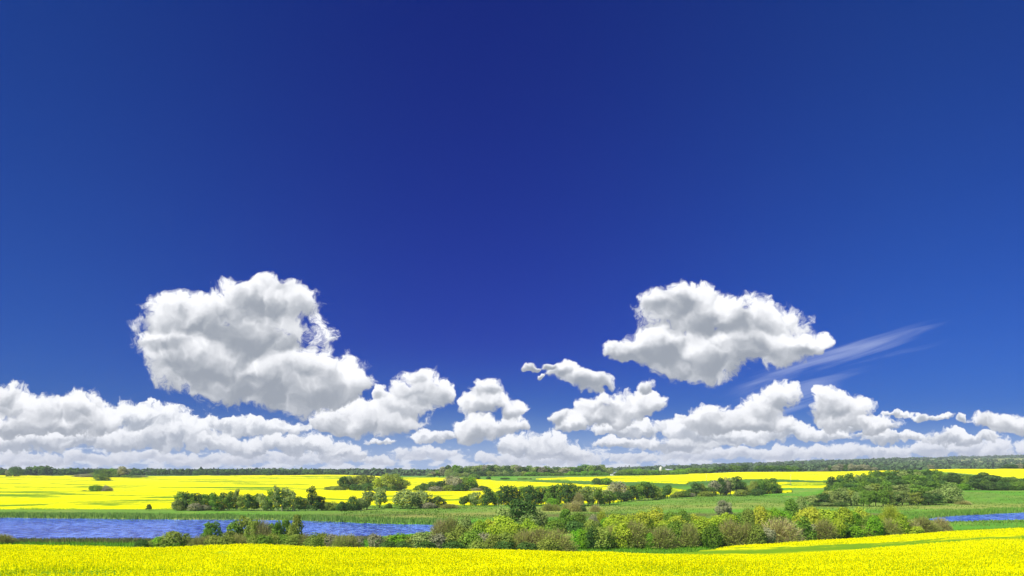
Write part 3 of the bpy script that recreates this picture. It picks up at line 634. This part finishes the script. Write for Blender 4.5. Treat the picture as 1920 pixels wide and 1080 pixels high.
# ---- right part of that row, on the rise
row("1243,922,12,Bo 1251,909,24,Od 1262,926,12,Bo 1272,920,22,Bo 1284,918,22,Bg 1296,914,22,Bd 1305,904,24,Od 1316,908,20,Oo 1330,911,26,Bd 1341,898,22,Ow 1351,896,20,Od 1360,893,26,Rw 1370,893,22,Os 1381,894,26,Od 1393,905,20,Og 1404,907,22,Bo 1413,903,20,Oo 1425,898,22,Og 1436,893,30,Rg 1448,897,24,Og 1457,906,18,Bg 1290,923,26,Bw,470 1324,919,26,Bo,480 1390,916,26,Bo,500 1420,914,26,Bd,505",
    curve([(1240, 450), (1340, 500), (1460, 545)]), 'in the row on the pasture rise', 'trees in the row on the pasture rise', 5)
# ---- single trees and bushes in the fields at the left
plant(279.5, 946, 12, 'Od', 345, 'small lone umbrella-shaped tree on the grass behind the lake', None)
row("29,873,32,Rd", 1120, 'standing alone before the left horizon trees', None)
row("190,886,30,Bg", 918, 'before the horizon clump at the left', None)
row("180,907,24,Bk 201,909,17,Bw 159,919,13,Bd 168,921,9,Bg", 575, 'on the striped slope at the left', 'bushes on the striped slope')
row("150,888,22,Bw 162,887,22,Bw 173,885,22,Bo 187,878,24,Rd 199,876,26,Rg 210,875,26,Rk 220,880,26,Bg 231,875,24,Ow 242,889,26,Bg 254,891,22,Bs 266,891,20,Bw 214,889,28,Bd",
    1080, 'in the left horizon clump', 'trees in the clump at the left horizon', 14)
row("3,881,14,Bd 14,880,10,Bw", 1240, 'at the left end of the horizon', 'bushes at the left end of the horizon')
# ---- wood and hedge on the middle horizon
its = []
tp = curve([(805, 889), (815, 884), (830, 877), (842, 871), (858, 874), (872, 878), (880, 874), (900, 871), (925, 871), (960, 872), (1000, 875), (1040, 876), (1065, 875), (1085, 873), (1110, 871.5), (1130, 873), (1145, 879)])
x = 808
while x < 1146:
    its.append(f"{x:.0f},{tp(x)+pr.uniform(-1.2, 2.2):.1f},{pr.uniform(17, 23):.0f},{'O'+pr.choice('ddsgws' if x < 1000 else 'gdgsw')}"); x += 7.6+pr.uniform(-1, 1.5)
row(' '.join(its), curve([(800, 1040), (1000, 1030), (1145, 1040)]), 'in the wood on the middle horizon', 'trees in the wood on the middle horizon', 10)
its = []; x = 842
while x < 1142:
    its.append(f"{x:.0f},{(tp(x)+9.5)+pr.uniform(-2, 2):.1f},{pr.uniform(13, 19):.0f},{'B'+pr.choice('dsgo' if x < 985 else 'kkg')}"); x += 10.5+pr.uniform(-1, 3)
row(' '.join(its), curve([(800, 1010), (1000, 1004), (1145, 1010)]), 'below the middle horizon wood', 'shrubs at the foot of the middle horizon wood', 4)
row("842,891,10,Bd 888,887,20,Bg 916,892,8,Bd 947,895,17,Bd 974,898,8,Bo 984,897,13,Bd 995,900,5,Bd", curve([(800, 930), (1000, 880)]), 'on the edge below the horizon wood', 'bushes on the field edge below the horizon wood')
row("1120,894,20,Bd 1136,894,24,Bk", 690, 'before the long yellow strip', 'round bushes before the long yellow strip')
its = []; tp2 = curve([(1155, 886), (1165, 880), (1180, 877), (1200, 878), (1215, 880), (1230, 880), (1245, 878), (1260, 880), (1275, 878), (1300, 874.5), (1322, 875), (1332, 879), (1345, 873), (1365, 874), (1372, 871.5), (1392, 874), (1396, 872), (1415, 877), (1425, 872), (1442, 871), (1470, 872), (1478, 873), (1503, 875)])
x = 1158
while x < 1504:
    if not (1404 < x < 1418): its.append(f"{x:.0f},{tp2(x)+pr.uniform(-0.8, 1.8):.1f},{pr.uniform(13, 18):.0f},{('B' if x < 1330 else 'O')+pr.choice('kgkg' if x < 1330 else 'gdg')}")
    x += 7.4+pr.uniform(-1, 2.5)
row(' '.join(its), 1040, 'in the hedge above the yellow strip', 'trees in the hedge above the long yellow strip', 8)
its = []; x = 1552
while x < 1646: its.append(f"{x:.0f},{curve([(1552, 876), (1565, 872), (1600, 870), (1625, 872), (1645, 878)])(x)+pr.uniform(-1, 1):.1f},{pr.uniform(13, 17):.0f},{'O'+pr.choice('wdw')}"); x += 7.3
row(' '.join(its), 1045, 'in the dusky clump on the horizon', 'trees in the dusky clump', 8)
row("1536,881,10,Bw 1544,880,12,Bw", 1045, 'left of the dusky clump', 'bushes left of the dusky clump')
row("1745,871,16,Ow", 1010, 'standing alone above the wood', None)
row("1882,874,14,Bd 1891,871,16,Od 1902,870,17,Od 1912,869,18,Ow 1922,869,18,Od", 1000, 'at the right edge of the horizon', 'trees at the right edge beyond the yellow field')
# ---- the wood at the right
def woodrow(x0, x1, topc, Y, dx, w, codes, where, jt=2.5):
    x = x0; its = []
    while x < x1:
        its.append(f"{x:.0f},{topc(x)+pr.uniform(-jt, jt):.1f},{w*pr.uniform(0.85, 1.2):.0f},{pr.choice(codes)}"); x += dx*pr.uniform(0.8, 1.2)
    row(' '.join(its), Y, where, 'trees in the wood at the right', 4)
woodrow(1640, 1770, curve([(1640, 886), (1700, 881), (1740, 881), (1770, 883)]), 640, 11, 22, ['Ad', 'Od', 'Ag', 'Og'], 'rearmost in the right wood', 2)
woodrow(1580, 1835, curve([(1580, 893), (1600, 889), (1630, 886), (1660, 884), (1700, 884), (1750, 886), (1800, 889), (1835, 893)]), curve([(1580, 560), (1835, 600)]), 12.5, 26, ['Ad', 'Od', 'Og', 'Os', 'Ag'], 'in the right wood fifth rank')
woodrow(1572, 1815, curve([(1572, 906), (1600, 899), (1650, 894), (1720, 892), (1800, 895), (1815, 896)]), curve([(1572, 500), (1815, 540)]), 13.5, 28, ['Od', 'Og', 'Ad', 'Ag', 'Od'], 'in the right wood fourth rank')
woodrow(1552, 1790, curve([(1552, 915), (1580, 910), (1620, 904), (1680, 900), (1790, 904)]), curve([(1552, 455), (1790, 480)]), 14.5, 30, ['Os', 'Od', 'Og', 'Ag', 'Ad'], 'in the right wood third rank')
woodrow(1534, 1750, curve([(1534, 926), (1560, 919), (1600, 912), (1650, 908), (1700, 910), (1750, 914)]), curve([(1534, 415), (1750, 432)]), 15, 31, ['Os', 'Og', 'Ag', 'As', 'Ao'], 'in the right wood second rank')
woodrow(1524, 1756, curve([(1524, 932), (1545, 925), (1590, 922), (1650, 920), (1700, 922), (1756, 928)]), curve([(1524, 388), (1640, 384), (1756, 395)]), 12, 26, ['Os', 'Og', 'Ag', 'Ad', 'Ao', 'Od'], 'in the right wood front rank', 3.5)
row("1778,902,52,Rs,405 1750,919,30,As,396 1797,928,20,Bs,398 1806,938,22,Tp,396 1560,894,24,Ad,560 1572,898,20,Ad,560 1568,908,24,Bg,555 1528,941,22,Bd,380 1550,941,26,Bs,379 1576,940,24,Bd,378",
    400, 'at the edge of the right wood', 'trees at the edge of the right wood')
woodrow(1806, 1960, curve([(1806, 893), (1830, 888), (1848, 886), (1864, 888), (1885, 893), (1910, 897), (1960, 899)]), curve([(1806, 590), (1960, 570)]), 13, 28, ['Od', 'Od', 'Og'], 'in the upper rank right of the wood', 1.5)
woodrow(1806, 1960, curve([(1806, 906), (1850, 899), (1960, 903)]), curve([(1806, 525), (1960, 525)]), 12, 26, ['Od', 'Bd', 'Bg', 'Og', 'Bk'], 'in the lower rank right of the wood')
# ================================================================== scrub band in front
row("6,1001,34,Tb,190 -8,1004,24,Bo,190", 190, 'at the left edge by the lake', 'bushes at the left edge by the lake')
row("266,1010,28,Bd 286,1010,22,Bo 303,1002,32,Bk 326,991,56,Bo 352,1001,30,Bo 372,1004,32,Tb 390,1003,32,Tb 404,999,34,Bo 425,1000,34,Bo 446,1001,34,Tb 462,999,32,Bg 480,1000,32,Bo 497,997,32,Bg 515,995,32,Bo 533,998,30,Bg 551,997,34,Bo 570,999,32,Tb 588,996,32,Bo 605,994,34,Bo 624,997,34,Bw 640,1001,30,Tb 655,1001,32,Tb 675,1000,17,Bw 706,994,32,Bw 730,999,30,Bo",
    curve([(250, 172), (680, 170), (740, 168)]), 'in the scrub before the lake', 'shrubs in the scrub before the lake', 3)
row("401,979,36,Og 388,983,20,Bg 440,977,34,Og 457,968,40,Oo 474,974,30,Oo 489,972,36,Tp 506,977,24,Og 522,978,20,Og 535,974,28,Og 557,968,26,Oo 548,975,26,Bo 432,990,30,Bo 517,986,26,Bk",
    180, 'above the scrub before the lake', 'small trees above the scrub before the lake', 3)
row("750,994,42,Bk 772,997,36,Bo 792,990,48,Bs 818,994,38,Bw 838,992,42,Bo 862,995,40,Bo 884,991,42,Bg 906,994,38,Bw 926,996,36,Bo 946,992,36,Bo 967,996,36,Bo 984,990,40,Tb 1012,988,52,Tb 1043,990,56,Tb 1030,1003,44,Bo,160",
    curve([(740, 168), (1060, 163)]), 'in the central scrub front', 'shrubs in the front of the central scrub', 3)
row("728,1012,32,Bd 755,1011,36,Bd 800,1011,40,Bd 850,1011,42,Bd 900,1011,42,Bo 945,1012,40,Bd 990,1012,40,Bd",
    161, 'low before the central scrub', 'low shrubs at the foot of the central scrub', 1)
row("826,972,30,Tp 846,968,36,Tb 873,962,32,Bs 893,975,32,Bo 903,968,30,By 920,966,26,Bc 943,960,52,By 925,978,38,By 868,982,38,Bo 900,984,38,Bg 966,975,32,By 945,984,36,By 990,969,34,By 975,984,32,Bk 1008,979,32,By",
    200, 'behind the central scrub front', 'shrubs behind the central scrub front', 7)
plant(977, 930.5, 62, 'Od', 226, 'big spreading dark green tree rising over the scrub below the central row', None)
row("944,944,34,Bs 1008,948,32,Bs 992,957,40,Bs", 224, 'beside the big spreading scrub tree', 'shrubs beside the big spreading tree', 3)
row("1040,974,40,Bg 1062,955,28,Og 1053,968,28,Bg 1084,959,32,Bg 1078,973,32,Bd 1108,970,26,Bo 1112,960,18,Bw 1128,955,18,Tc 1135,966,28,Bk 1158,958,42,By 1148,969,36,By 1183,962,34,By 1203,953,40,Bc 1226,949,46,Bc 1220,965,42,By 1257,953,26,Bg 1280,951,34,Bg 1268,962,36,Bc 1300,960,34,Bc 1318,965,32,By 1334,969,30,By 1250,972,38,By",
    curve([(1040, 222), (1340, 235)]), 'in the right scrub rear rank', 'shrubs in the rear rank of the scrub', 6)
row("1353,939,24,Ow 1366,944,18,Ow 1358,955,24,Bw", 262, 'dark against the pasture behind the scrub', 'trees behind the scrub against the pasture', 2)
row("1345,963,34,By 1364,957,40,By 1388,957,30,Bg 1402,950,26,Bo 1412,962,30,Bk 1424,944,26,Bc 1440,951,28,By 1453,947,34,Bk 1470,954,38,Bk 1484,936,34,Og,262 1500,957,32,By 1515,943,42,Bc 1534,950,36,Bc 1550,949,44,By 1566,956,30,By 1582,944,34,By 1598,954,34,Bk 1614,949,36,Bc 1632,962,32,Bg 1603,968,34,By 1650,961,34,By 1670,945,30,Tc 1682,956,32,By",
    curve([(1340, 235), (1700, 240)]), 'in the far right scrub back', 'shrubs in the back of the right scrub', 6)
row("1502,928,20,Bs", 330, 'below the meadow left of the wood', None)
row("1082,985,30,Bk 1095,990,28,Bk 1108,984,32,Bd 1130,981,48,Bo 1118,992,36,Tb 1150,984,36,Tb 1166,973,36,By 1188,975,52,Tb 1178,992,34,Bo 1207,983,26,Bo 1219,995,18,Bk 1240,985,44,Tb 1268,970,48,Bg 1255,987,30,Bg 1292,978,30,Tb 1310,967,46,By 1308,984,36,Bg 1334,978,34,Bg 1348,990,30,Bo 1368,972,42,Tb 1376,990,34,Bo 1400,979,34,Tb 1420,977,32,Bo 1438,984,30,Bw",
    curve([(1080, 176), (1440, 183)]), 'in the right scrub front', 'shrubs in the front of the right scrub', 4)
row("1462,969,64,Tp 1478,978,40,Bw 1500,965,46,Bg 1522,978,36,Bw 1545,972,36,Tb 1562,982,32,Bo 1580,974,48,Bg 1570,966,34,By 1604,982,34,Bk 1624,985,36,Tb 1640,964,32,Bk 1650,985,30,Bo 1666,971,38,Tb 1686,963,40,By 1706,974,32,Tp 1715,984,32,By 1728,968,38,Tb 1744,975,28,Tb 1762,969,30,Tp 1752,982,22,Tb 1778,985,14,Tb",
    curve([(1440, 186), (1600, 205), (1780, 226)]), 'along the far right scrub front', 'shrubs along the far right scrub front', 4)

# ================================================================== masses nobody could count
def blob_mass(name, X, Y, h, w, n, leaf, mat, seed=5):
    r = np.random.default_rng(seed); k = len(X); Z = T(X, Y)
    N_ = k*n; i = np.repeat(np.arange(k), n); d = r.normal(size=(N_, 3)); d /= np.linalg.norm(d, axis=1)[:, None]; d[:, 2] = d[:, 2]*0.9+0.1
    rad = (0.6+0.4*r.random(N_))[:, None]
    c = np.stack([X[i], Y[i], Z[i]+h[i]*0.52], 1)+d*rad*np.stack([w[i]*0.5, w[i]*0.5, h[i]*0.48], 1)
    nm = d+r.normal(size=d.shape)*0.45; nm[:, 2] += 0.2; nm /= np.linalg.norm(nm, axis=1)[:, None]
    v = pack_quads(c, nm, leaf*w[i]*(0.7+0.6*r.random(N_)), 0.8, r)
    sh = np.clip(0.6*r.random(k)[i]+0.4*r.random(N_), 0, 1)
    return make_mesh(name, v, np.arange(len(v)).reshape(-1, 4), [mat], attrs={'shade': ('FACE', sh)})
# tree line along the left horizon
n = 420; px = rng.uniform(-500, 628, n); Y = rng.uniform(1262, 1335, n); px = px[~((px > 600) & (px < 628) & (rng.random(n) < 0.5))]; Y = Y[:len(px)]
h = rng.uniform(5.5, 9.5, len(px))*(1+0.5*fbm(px/40, px*0, 2, 3))*np.interp(px, [-500, 40, 60, 130, 200, 330, 600, 628], [0.9, 0.85, 1.12, 1.05, 0.85, 0.78, 0.78, 0.55])
o = add_obj('horizon_woodland', blob_mass('horizon_woodland', (px-960)/F*Y, Y, h, h*rng.uniform(1.0, 1.7, len(px)), 70, 0.10, LM['d']))
tag(o, 'dark tree line along the left horizon above the rapeseed', 'woodland', kind='stuff')
# wooded hills beyond
n = 26000; px = rng.uniform(-700, 2700, n); Y = np.exp(rng.uniform(math.log(1500), math.log(5200), n)); X = (px-960)/F*Y
mm = np.maximum(sstep(fbm(X/500, Y/260, 2, 77), 0.66, 0.72), np.exp(-(((PH-F*T(X, Y)/Y)-curve([(-999, 3000), (1650, 3000), (1700, 866), (1780, 865), (1920, 862.5), (5000, 862)])(px))/2.0)**2)*(Y > 2600)*1.4)
ok = (rng.random(n) > mm*1.2) & (rng.random(n) < 0.25+1.2*fbm(X/220, Y/160, 3, 55)); X, Y = X[ok], Y[ok]; n = len(X)
h = rng.uniform(5, 11, n); w = h*rng.uniform(1.0, 1.9, n)
LMF = leafy('leaves_far_woods', srgb(66, 104, 56, 0.8), srgb(122, 152, 92, 0.8))
o = add_obj('distant_woodland', blob_mass('distant_woodland', X, Y, h, w, 14, 0.26, LMF, 8))
tag(o, 'pale wooded hills stretching along the far horizon', 'woodland', kind='stuff')
# ---- reeds and grass blades: each a narrow upright leaf
def blades(name, X, Y, h, w, mat, seed=3, lean=0.12):
    r = np.random.default_rng(seed); Z = T(X, Y); k = len(X); a = r.uniform(0, 6.28, k); dx = np.cos(a)*w*0.5; dy = np.sin(a)*w*0.5
    lx = r.normal(0, lean, k)*h; ly_ = r.normal(0, lean, k)*h
    v = np.stack([np.stack([X-dx, Y-dy, Z-0.1], 1), np.stack([X+dx, Y+dy, Z-0.1], 1), np.stack([X+dx*0.3+lx, Y+dy*0.3+ly_, Z+h], 1), np.stack([X-dx*0.3+lx, Y-dy*0.3+ly_, Z+h], 1)], 1).reshape(-1, 3)
    return make_mesh(name, v, np.arange(4*k).reshape(k, 4), [mat], attrs={'shade': ('FACE', r.random(k))})
REED = leafy('reed_leaves', srgb(92, 136, 56, 1.1), srgb(144, 172, 88, 1.1), 0.35)
REEDB = leafy('reed_leaves_bright', srgb(90, 150, 50, 1.1), srgb(140, 184, 80, 1.1), 0.35)
GRS = leafy('grass_blades', srgb(92, 164, 34, 0.85), srgb(150, 192, 66, 0.85), 0.35)
def shore_band(x0, x1, fpy, back, n, hm, wd, seed):
    r = np.random.default_rng(seed); px = r.uniform(x0, x1, n); py = fpy(px)
    Ys = 15.85*F/(py-PH); Yr = Ys+r.uniform(-0.5, 1, n)*back
    return (px-960)/F*Yr, Yr, hm*(0.6+0.5*r.random(n))*(0.75+0.5*fbm(px/30, px*0, 2, seed)), wd*(0.7+0.6*r.random(n))
X, Y, h, w = shore_band(-700, 880, lake_L[0], 20, 30000, 1.05, 0.26, 21)
tag(add_obj('reed_bed', blades('reed_bed_far_shore', X, Y, h, w, REED)), 'dark green reed bed along the far shore of the lake', 'reeds', kind='stuff')
X, Y, h, w = shore_band(1690, 2600, curve([(1690, 973), (1735, 971), (1760, 967.5), (1800, 964.7), (1920, 959), (5000, 956)]), 16, 11000, 1.3, 0.34, 22)
tag(add_obj('reed_bed', blades('reed_bed_pond', X, Y, h, w, REEDB)), 'bright green reed bed behind the pond at the right', 'reeds', kind='stuff')
X, Y, h, w = shore_band(-700, 700, lake_L[1], -9, 26000, 0.7, 0.16, 23)
tag(add_obj('reed_bed', blades('reed_bed_near_shore', X, Y, h, w, leafy('reed_leaves_dry', srgb(112, 122, 70, .85), srgb(150, 150, 104, .85), 0.35))), 'greyish green sedge along the near shore of the lake', 'reeds', kind='stuff')
n = 60000; px = np.concatenate([rng.uniform(-300, 300, n//3), rng.uniform(680, 2300, n-n//3)]); Y = rng.uniform(150, 200, n)+np.clip((px-1440)/480, 0, 1.5)*45; X = (px-960)/F*Y
tag(add_obj('meadow_grass', blades('meadow_grass', X, Y, rng.uniform(0.25, 0.6, n), rng.uniform(0.08, 0.2, n), GRS, 4, 0.3)), 'tall bright green grass between the scrub and the near rapeseed', 'grass', kind='stuff')
n = 90000; Y = np.exp(rng.uniform(math.log(250), math.log(600), n)); px = rng.uniform(640, 2100, n); X = (px-960)/F*Y; py = PH-F*T(X, Y)/Y
ok = (lake_depth(px, Y) < -0.4) & (py > botA(px)+0.8) & (rng.random(n) < 0.15+1.3*sstep(fbm(X/16, Y/16, 3, 71), 0.4, 0.7)) & ~((py < botB(px)+1) & (py > topB(px)-1)); X, Y = X[ok], Y[ok]; n = len(X)
tag(add_obj('pasture_grass', blades('pasture_grass', X, Y, rng.uniform(0.15, 0.42, n), rng.uniform(0.2, 0.55, n), leafy('pasture_tufts', srgb(84, 132, 44), srgb(160, 186, 84), 0.35), 6, 0.4)), 'uneven tufts of green and straw-coloured grass over the open pasture', 'grass', kind='stuff')
# ================================================================== farmstead among the trees on the middle horizon
def simple(name, col, rough=0.6):
    m, N = new_mat(name); geo = N.new('ShaderNodeTexCoord'); nn, _ = N.noise(geo.outputs['Object'], 3.0, 4.0, 0.6, dims='3D')
    b = N.new('ShaderNodeBsdfPrincipled'); N.put(b.inputs['Base Color'], N.mix(nn, tuple(c*0.85 for c in col), tuple(min(1, c*1.1) for c in col))); b.inputs['Roughness'].default_value = rough
    out = N.new('ShaderNodeOutputMaterial'); N.l.new(b.outputs[0], out.inputs[0]); return m
WHITE = simple('white_siding', (0.8, 0.79, 0.76)); ROOF = simple('grey_metal_roof', (0.40, 0.44, 0.50), 0.35); DARKG = simple('window_dark', (0.05, 0.06, 0.07), 0.2); CREAM = simple('cream_paint', (0.80, 0.76, 0.60))
def barn(name, label, px, Y, w, d, hw, hr, rot, wallm=WHITE, lift=0.0):
    root = bpy.data.objects.new(name, None); COL.objects.link(root); x, y, z = at(px, Y); root.location = (x, y, z-0.2+lift); root.rotation_euler = (0, 0, rot)
    a, b = w/2, d/2
    v = np.array([(-a, -b, 0), (a, -b, 0), (a, b, 0), (-a, b, 0), (-a, -b, hw), (a, -b, hw), (a, b, hw), (-a, b, hw), (-a, 0, hr), (a, 0, hr)], float)
    q = np.array([(0, 1, 5, 4), (2, 3, 7, 6), (1, 2, 6, 5), (3, 0, 4, 7)]); t3 = np.array([(5, 6, 9), (7, 4, 8)])
    add_obj('wall', make_mesh('barn_wall', v, [q, t3], [wallm]), root)
    e = 0.35; v = np.array([(-a-e, -b-e, hw-0.25), (a+e, -b-e, hw-0.25), (a+e, 0, hr+0.08), (-a-e, 0, hr+0.08), (-a-e, b+e, hw-0.25), (a+e, b+e, hw-0.25)], float); v2 = v+np.array((0, 0, 0.22))
    f = np.array([(0, 1, 2, 3), (3, 2, 5, 4)]); f2 = f[:, ::-1]+6
    sk = np.array([(0, 6, 7, 1), (1, 7, 8, 2), (2, 8, 11, 5), (5, 11, 10, 4), (4, 10, 9, 3), (3, 9, 6, 0)])
    add_obj('roof', make_mesh('barn_roof', np.concatenate([v, v2]), np.concatenate([f, f2, sk]), [ROOF]), root)
    for wx in (-0.28, 0.0, 0.28):
        x0 = wx*w; g = np.array([(x0-0.5, -b-0.03, 1.0), (x0+0.5, -b-0.03, 1.0), (x0+0.5, -b-0.03, 2.2), (x0-0.5, -b-0.03, 2.2)], float); g2 = g+np.array((0, 0.08, 0))
        add_obj('window', make_mesh('barn_window', np.concatenate([g, g2]), np.array([(0, 1, 2, 3), (0, 4, 5, 1), (1, 5, 6, 2), (2, 6, 7, 3), (3, 7, 4, 0)]), [DARKG]), root)
    tag(root, label, 'farm building', 'farm buildings among the horizon trees'); return root
barn('farmhouse', 'small white house with grey roof among the trees below the pale dome', 1225, 1075, 3.6, 5, 5.2, 6.6, 0.3, WHITE)
barn('farm_shed', 'long pale blue-grey shed roof showing right of the dome', 1254, 1150, 9, 6, 6.2, 7.4, 0.1, ROOF)
barn('farm_shed', 'low grey-roofed shed between the horizon wood and the hedge', 1150, 1060, 6.5, 5, 2.6, 4.0, -0.3, WHITE)
# domed grain bin
x, y, z = at(1239, 1150); root = bpy.data.objects.new('grain_bin', None); COL.objects.link(root); root.location = (x, y, z-0.2)
def revolve(name, prof_, mat, k=28):
    t = np.linspace(0, 2*math.pi, k, endpoint=False); v = np.concatenate([np.stack([np.cos(t)*r_, np.sin(t)*r_, np.full(k, z_)], 1) for r_, z_ in prof_]); i = np.arange(k); j = (i+1) % k
    return make_mesh(name, v, np.concatenate([np.stack([i+k*s, j+k*s, j+k*(s+1), i+k*(s+1)], 1) for s in range(len(prof_)-1)]), [mat], smooth=True)
hb = -(879-PH)/F*1150-z; ht = -(874.5-PH)/F*1150-z
add_obj('bin_wall', revolve('bin_wall', [(1.9, 0)]+[(1.9+0.05*(s % 2), hb*s/12) for s in range(1, 13)], CREAM), root)
add_obj('bin_roof', revolve('bin_roof', [(2.0, hb-0.1)]+[(2.0*math.cos(a), hb+(ht-hb)*math.sin(a)) for a in np.linspace(0.05, 1.5, 9)], CREAM), root)
add_obj('roof_vent', revolve('roof_vent', [(0.35, ht-0.2), (0.35, ht+0.35), (0.5, ht+0.4), (0.02, ht+0.7)], ROOF, 12), root)
tag(root, 'cream domed grain bin rising over the bright hedge on the horizon', 'grain bin')
# two thin utility poles in the far field
WOOD = simple('weathered_wood', (0.30, 0.26, 0.21), 0.9)
for i, (px_, top_, base_, Yp, lab) in enumerate(((1324.5, 888, 905, 700, 'left one of two thin wooden poles standing in the yellow strip'), (1482.5, 889, 914, 640, 'right one of two thin wooden poles, before the thin yellow bands'))):
    x, y, z = at(px_, Yp); hh = -(top_-PH)/F*Yp-z; root = bpy.data.objects.new('utility_pole', None); COL.objects.link(root); root.location = (x, y, z)
    add_obj('pole', revolve('pole', [(0.15, -0.3), (0.15, 0.5), (0.10, hh), (0.01, hh+0.05)], WOOD, 10), root)
    v = np.array([(sx*0.9, sy*0.06, hh-0.7+sz*0.06) for sx in (-1, 1) for sy in (-1, 1) for sz in (-1, 1)]); f = np.array([(0, 1, 3, 2), (4, 6, 7, 5), (0, 4, 5, 1), (2, 3, 7, 6), (0, 2, 6, 4), (1, 5, 7, 3)])
    add_obj('crossarm', make_mesh('crossarm', v, f, [WOOD]), root)
    tag(root, lab, 'utility pole', 'thin wooden poles in the far field')
# ================================================================== air
def haze(density):
    m, N = new_mat('haze_air'); p = N.new('ShaderNodeVolumePrincipled'); p.inputs['Color'].default_value = (0.86, 0.93, 1.0, 1); p.inputs['Density'].default_value = density; p.inputs['Anisotropy'].default_value = 0.0
    out = N.new('ShaderNodeOutputMaterial'); N.l.new(p.outputs[0], out.inputs['Volume'])
    x0, x1, y0, y1, z0, z1 = -17000, 17000, -90, 6700, -19, 105
    v = np.array([(x, y, z) for x in (x0, x1) for y in (y0, y1) for z in (z0, z1)], float); f = np.array([(0, 1, 3, 2), (4, 6, 7, 5), (0, 4, 5, 1), (2, 3, 7, 6), (0, 2, 6, 4), (1, 5, 7, 3)])
    tag(add_obj('haze', make_mesh('haze', v, f, [m])), kind='stuff')
if HAZE: haze(HAZE)
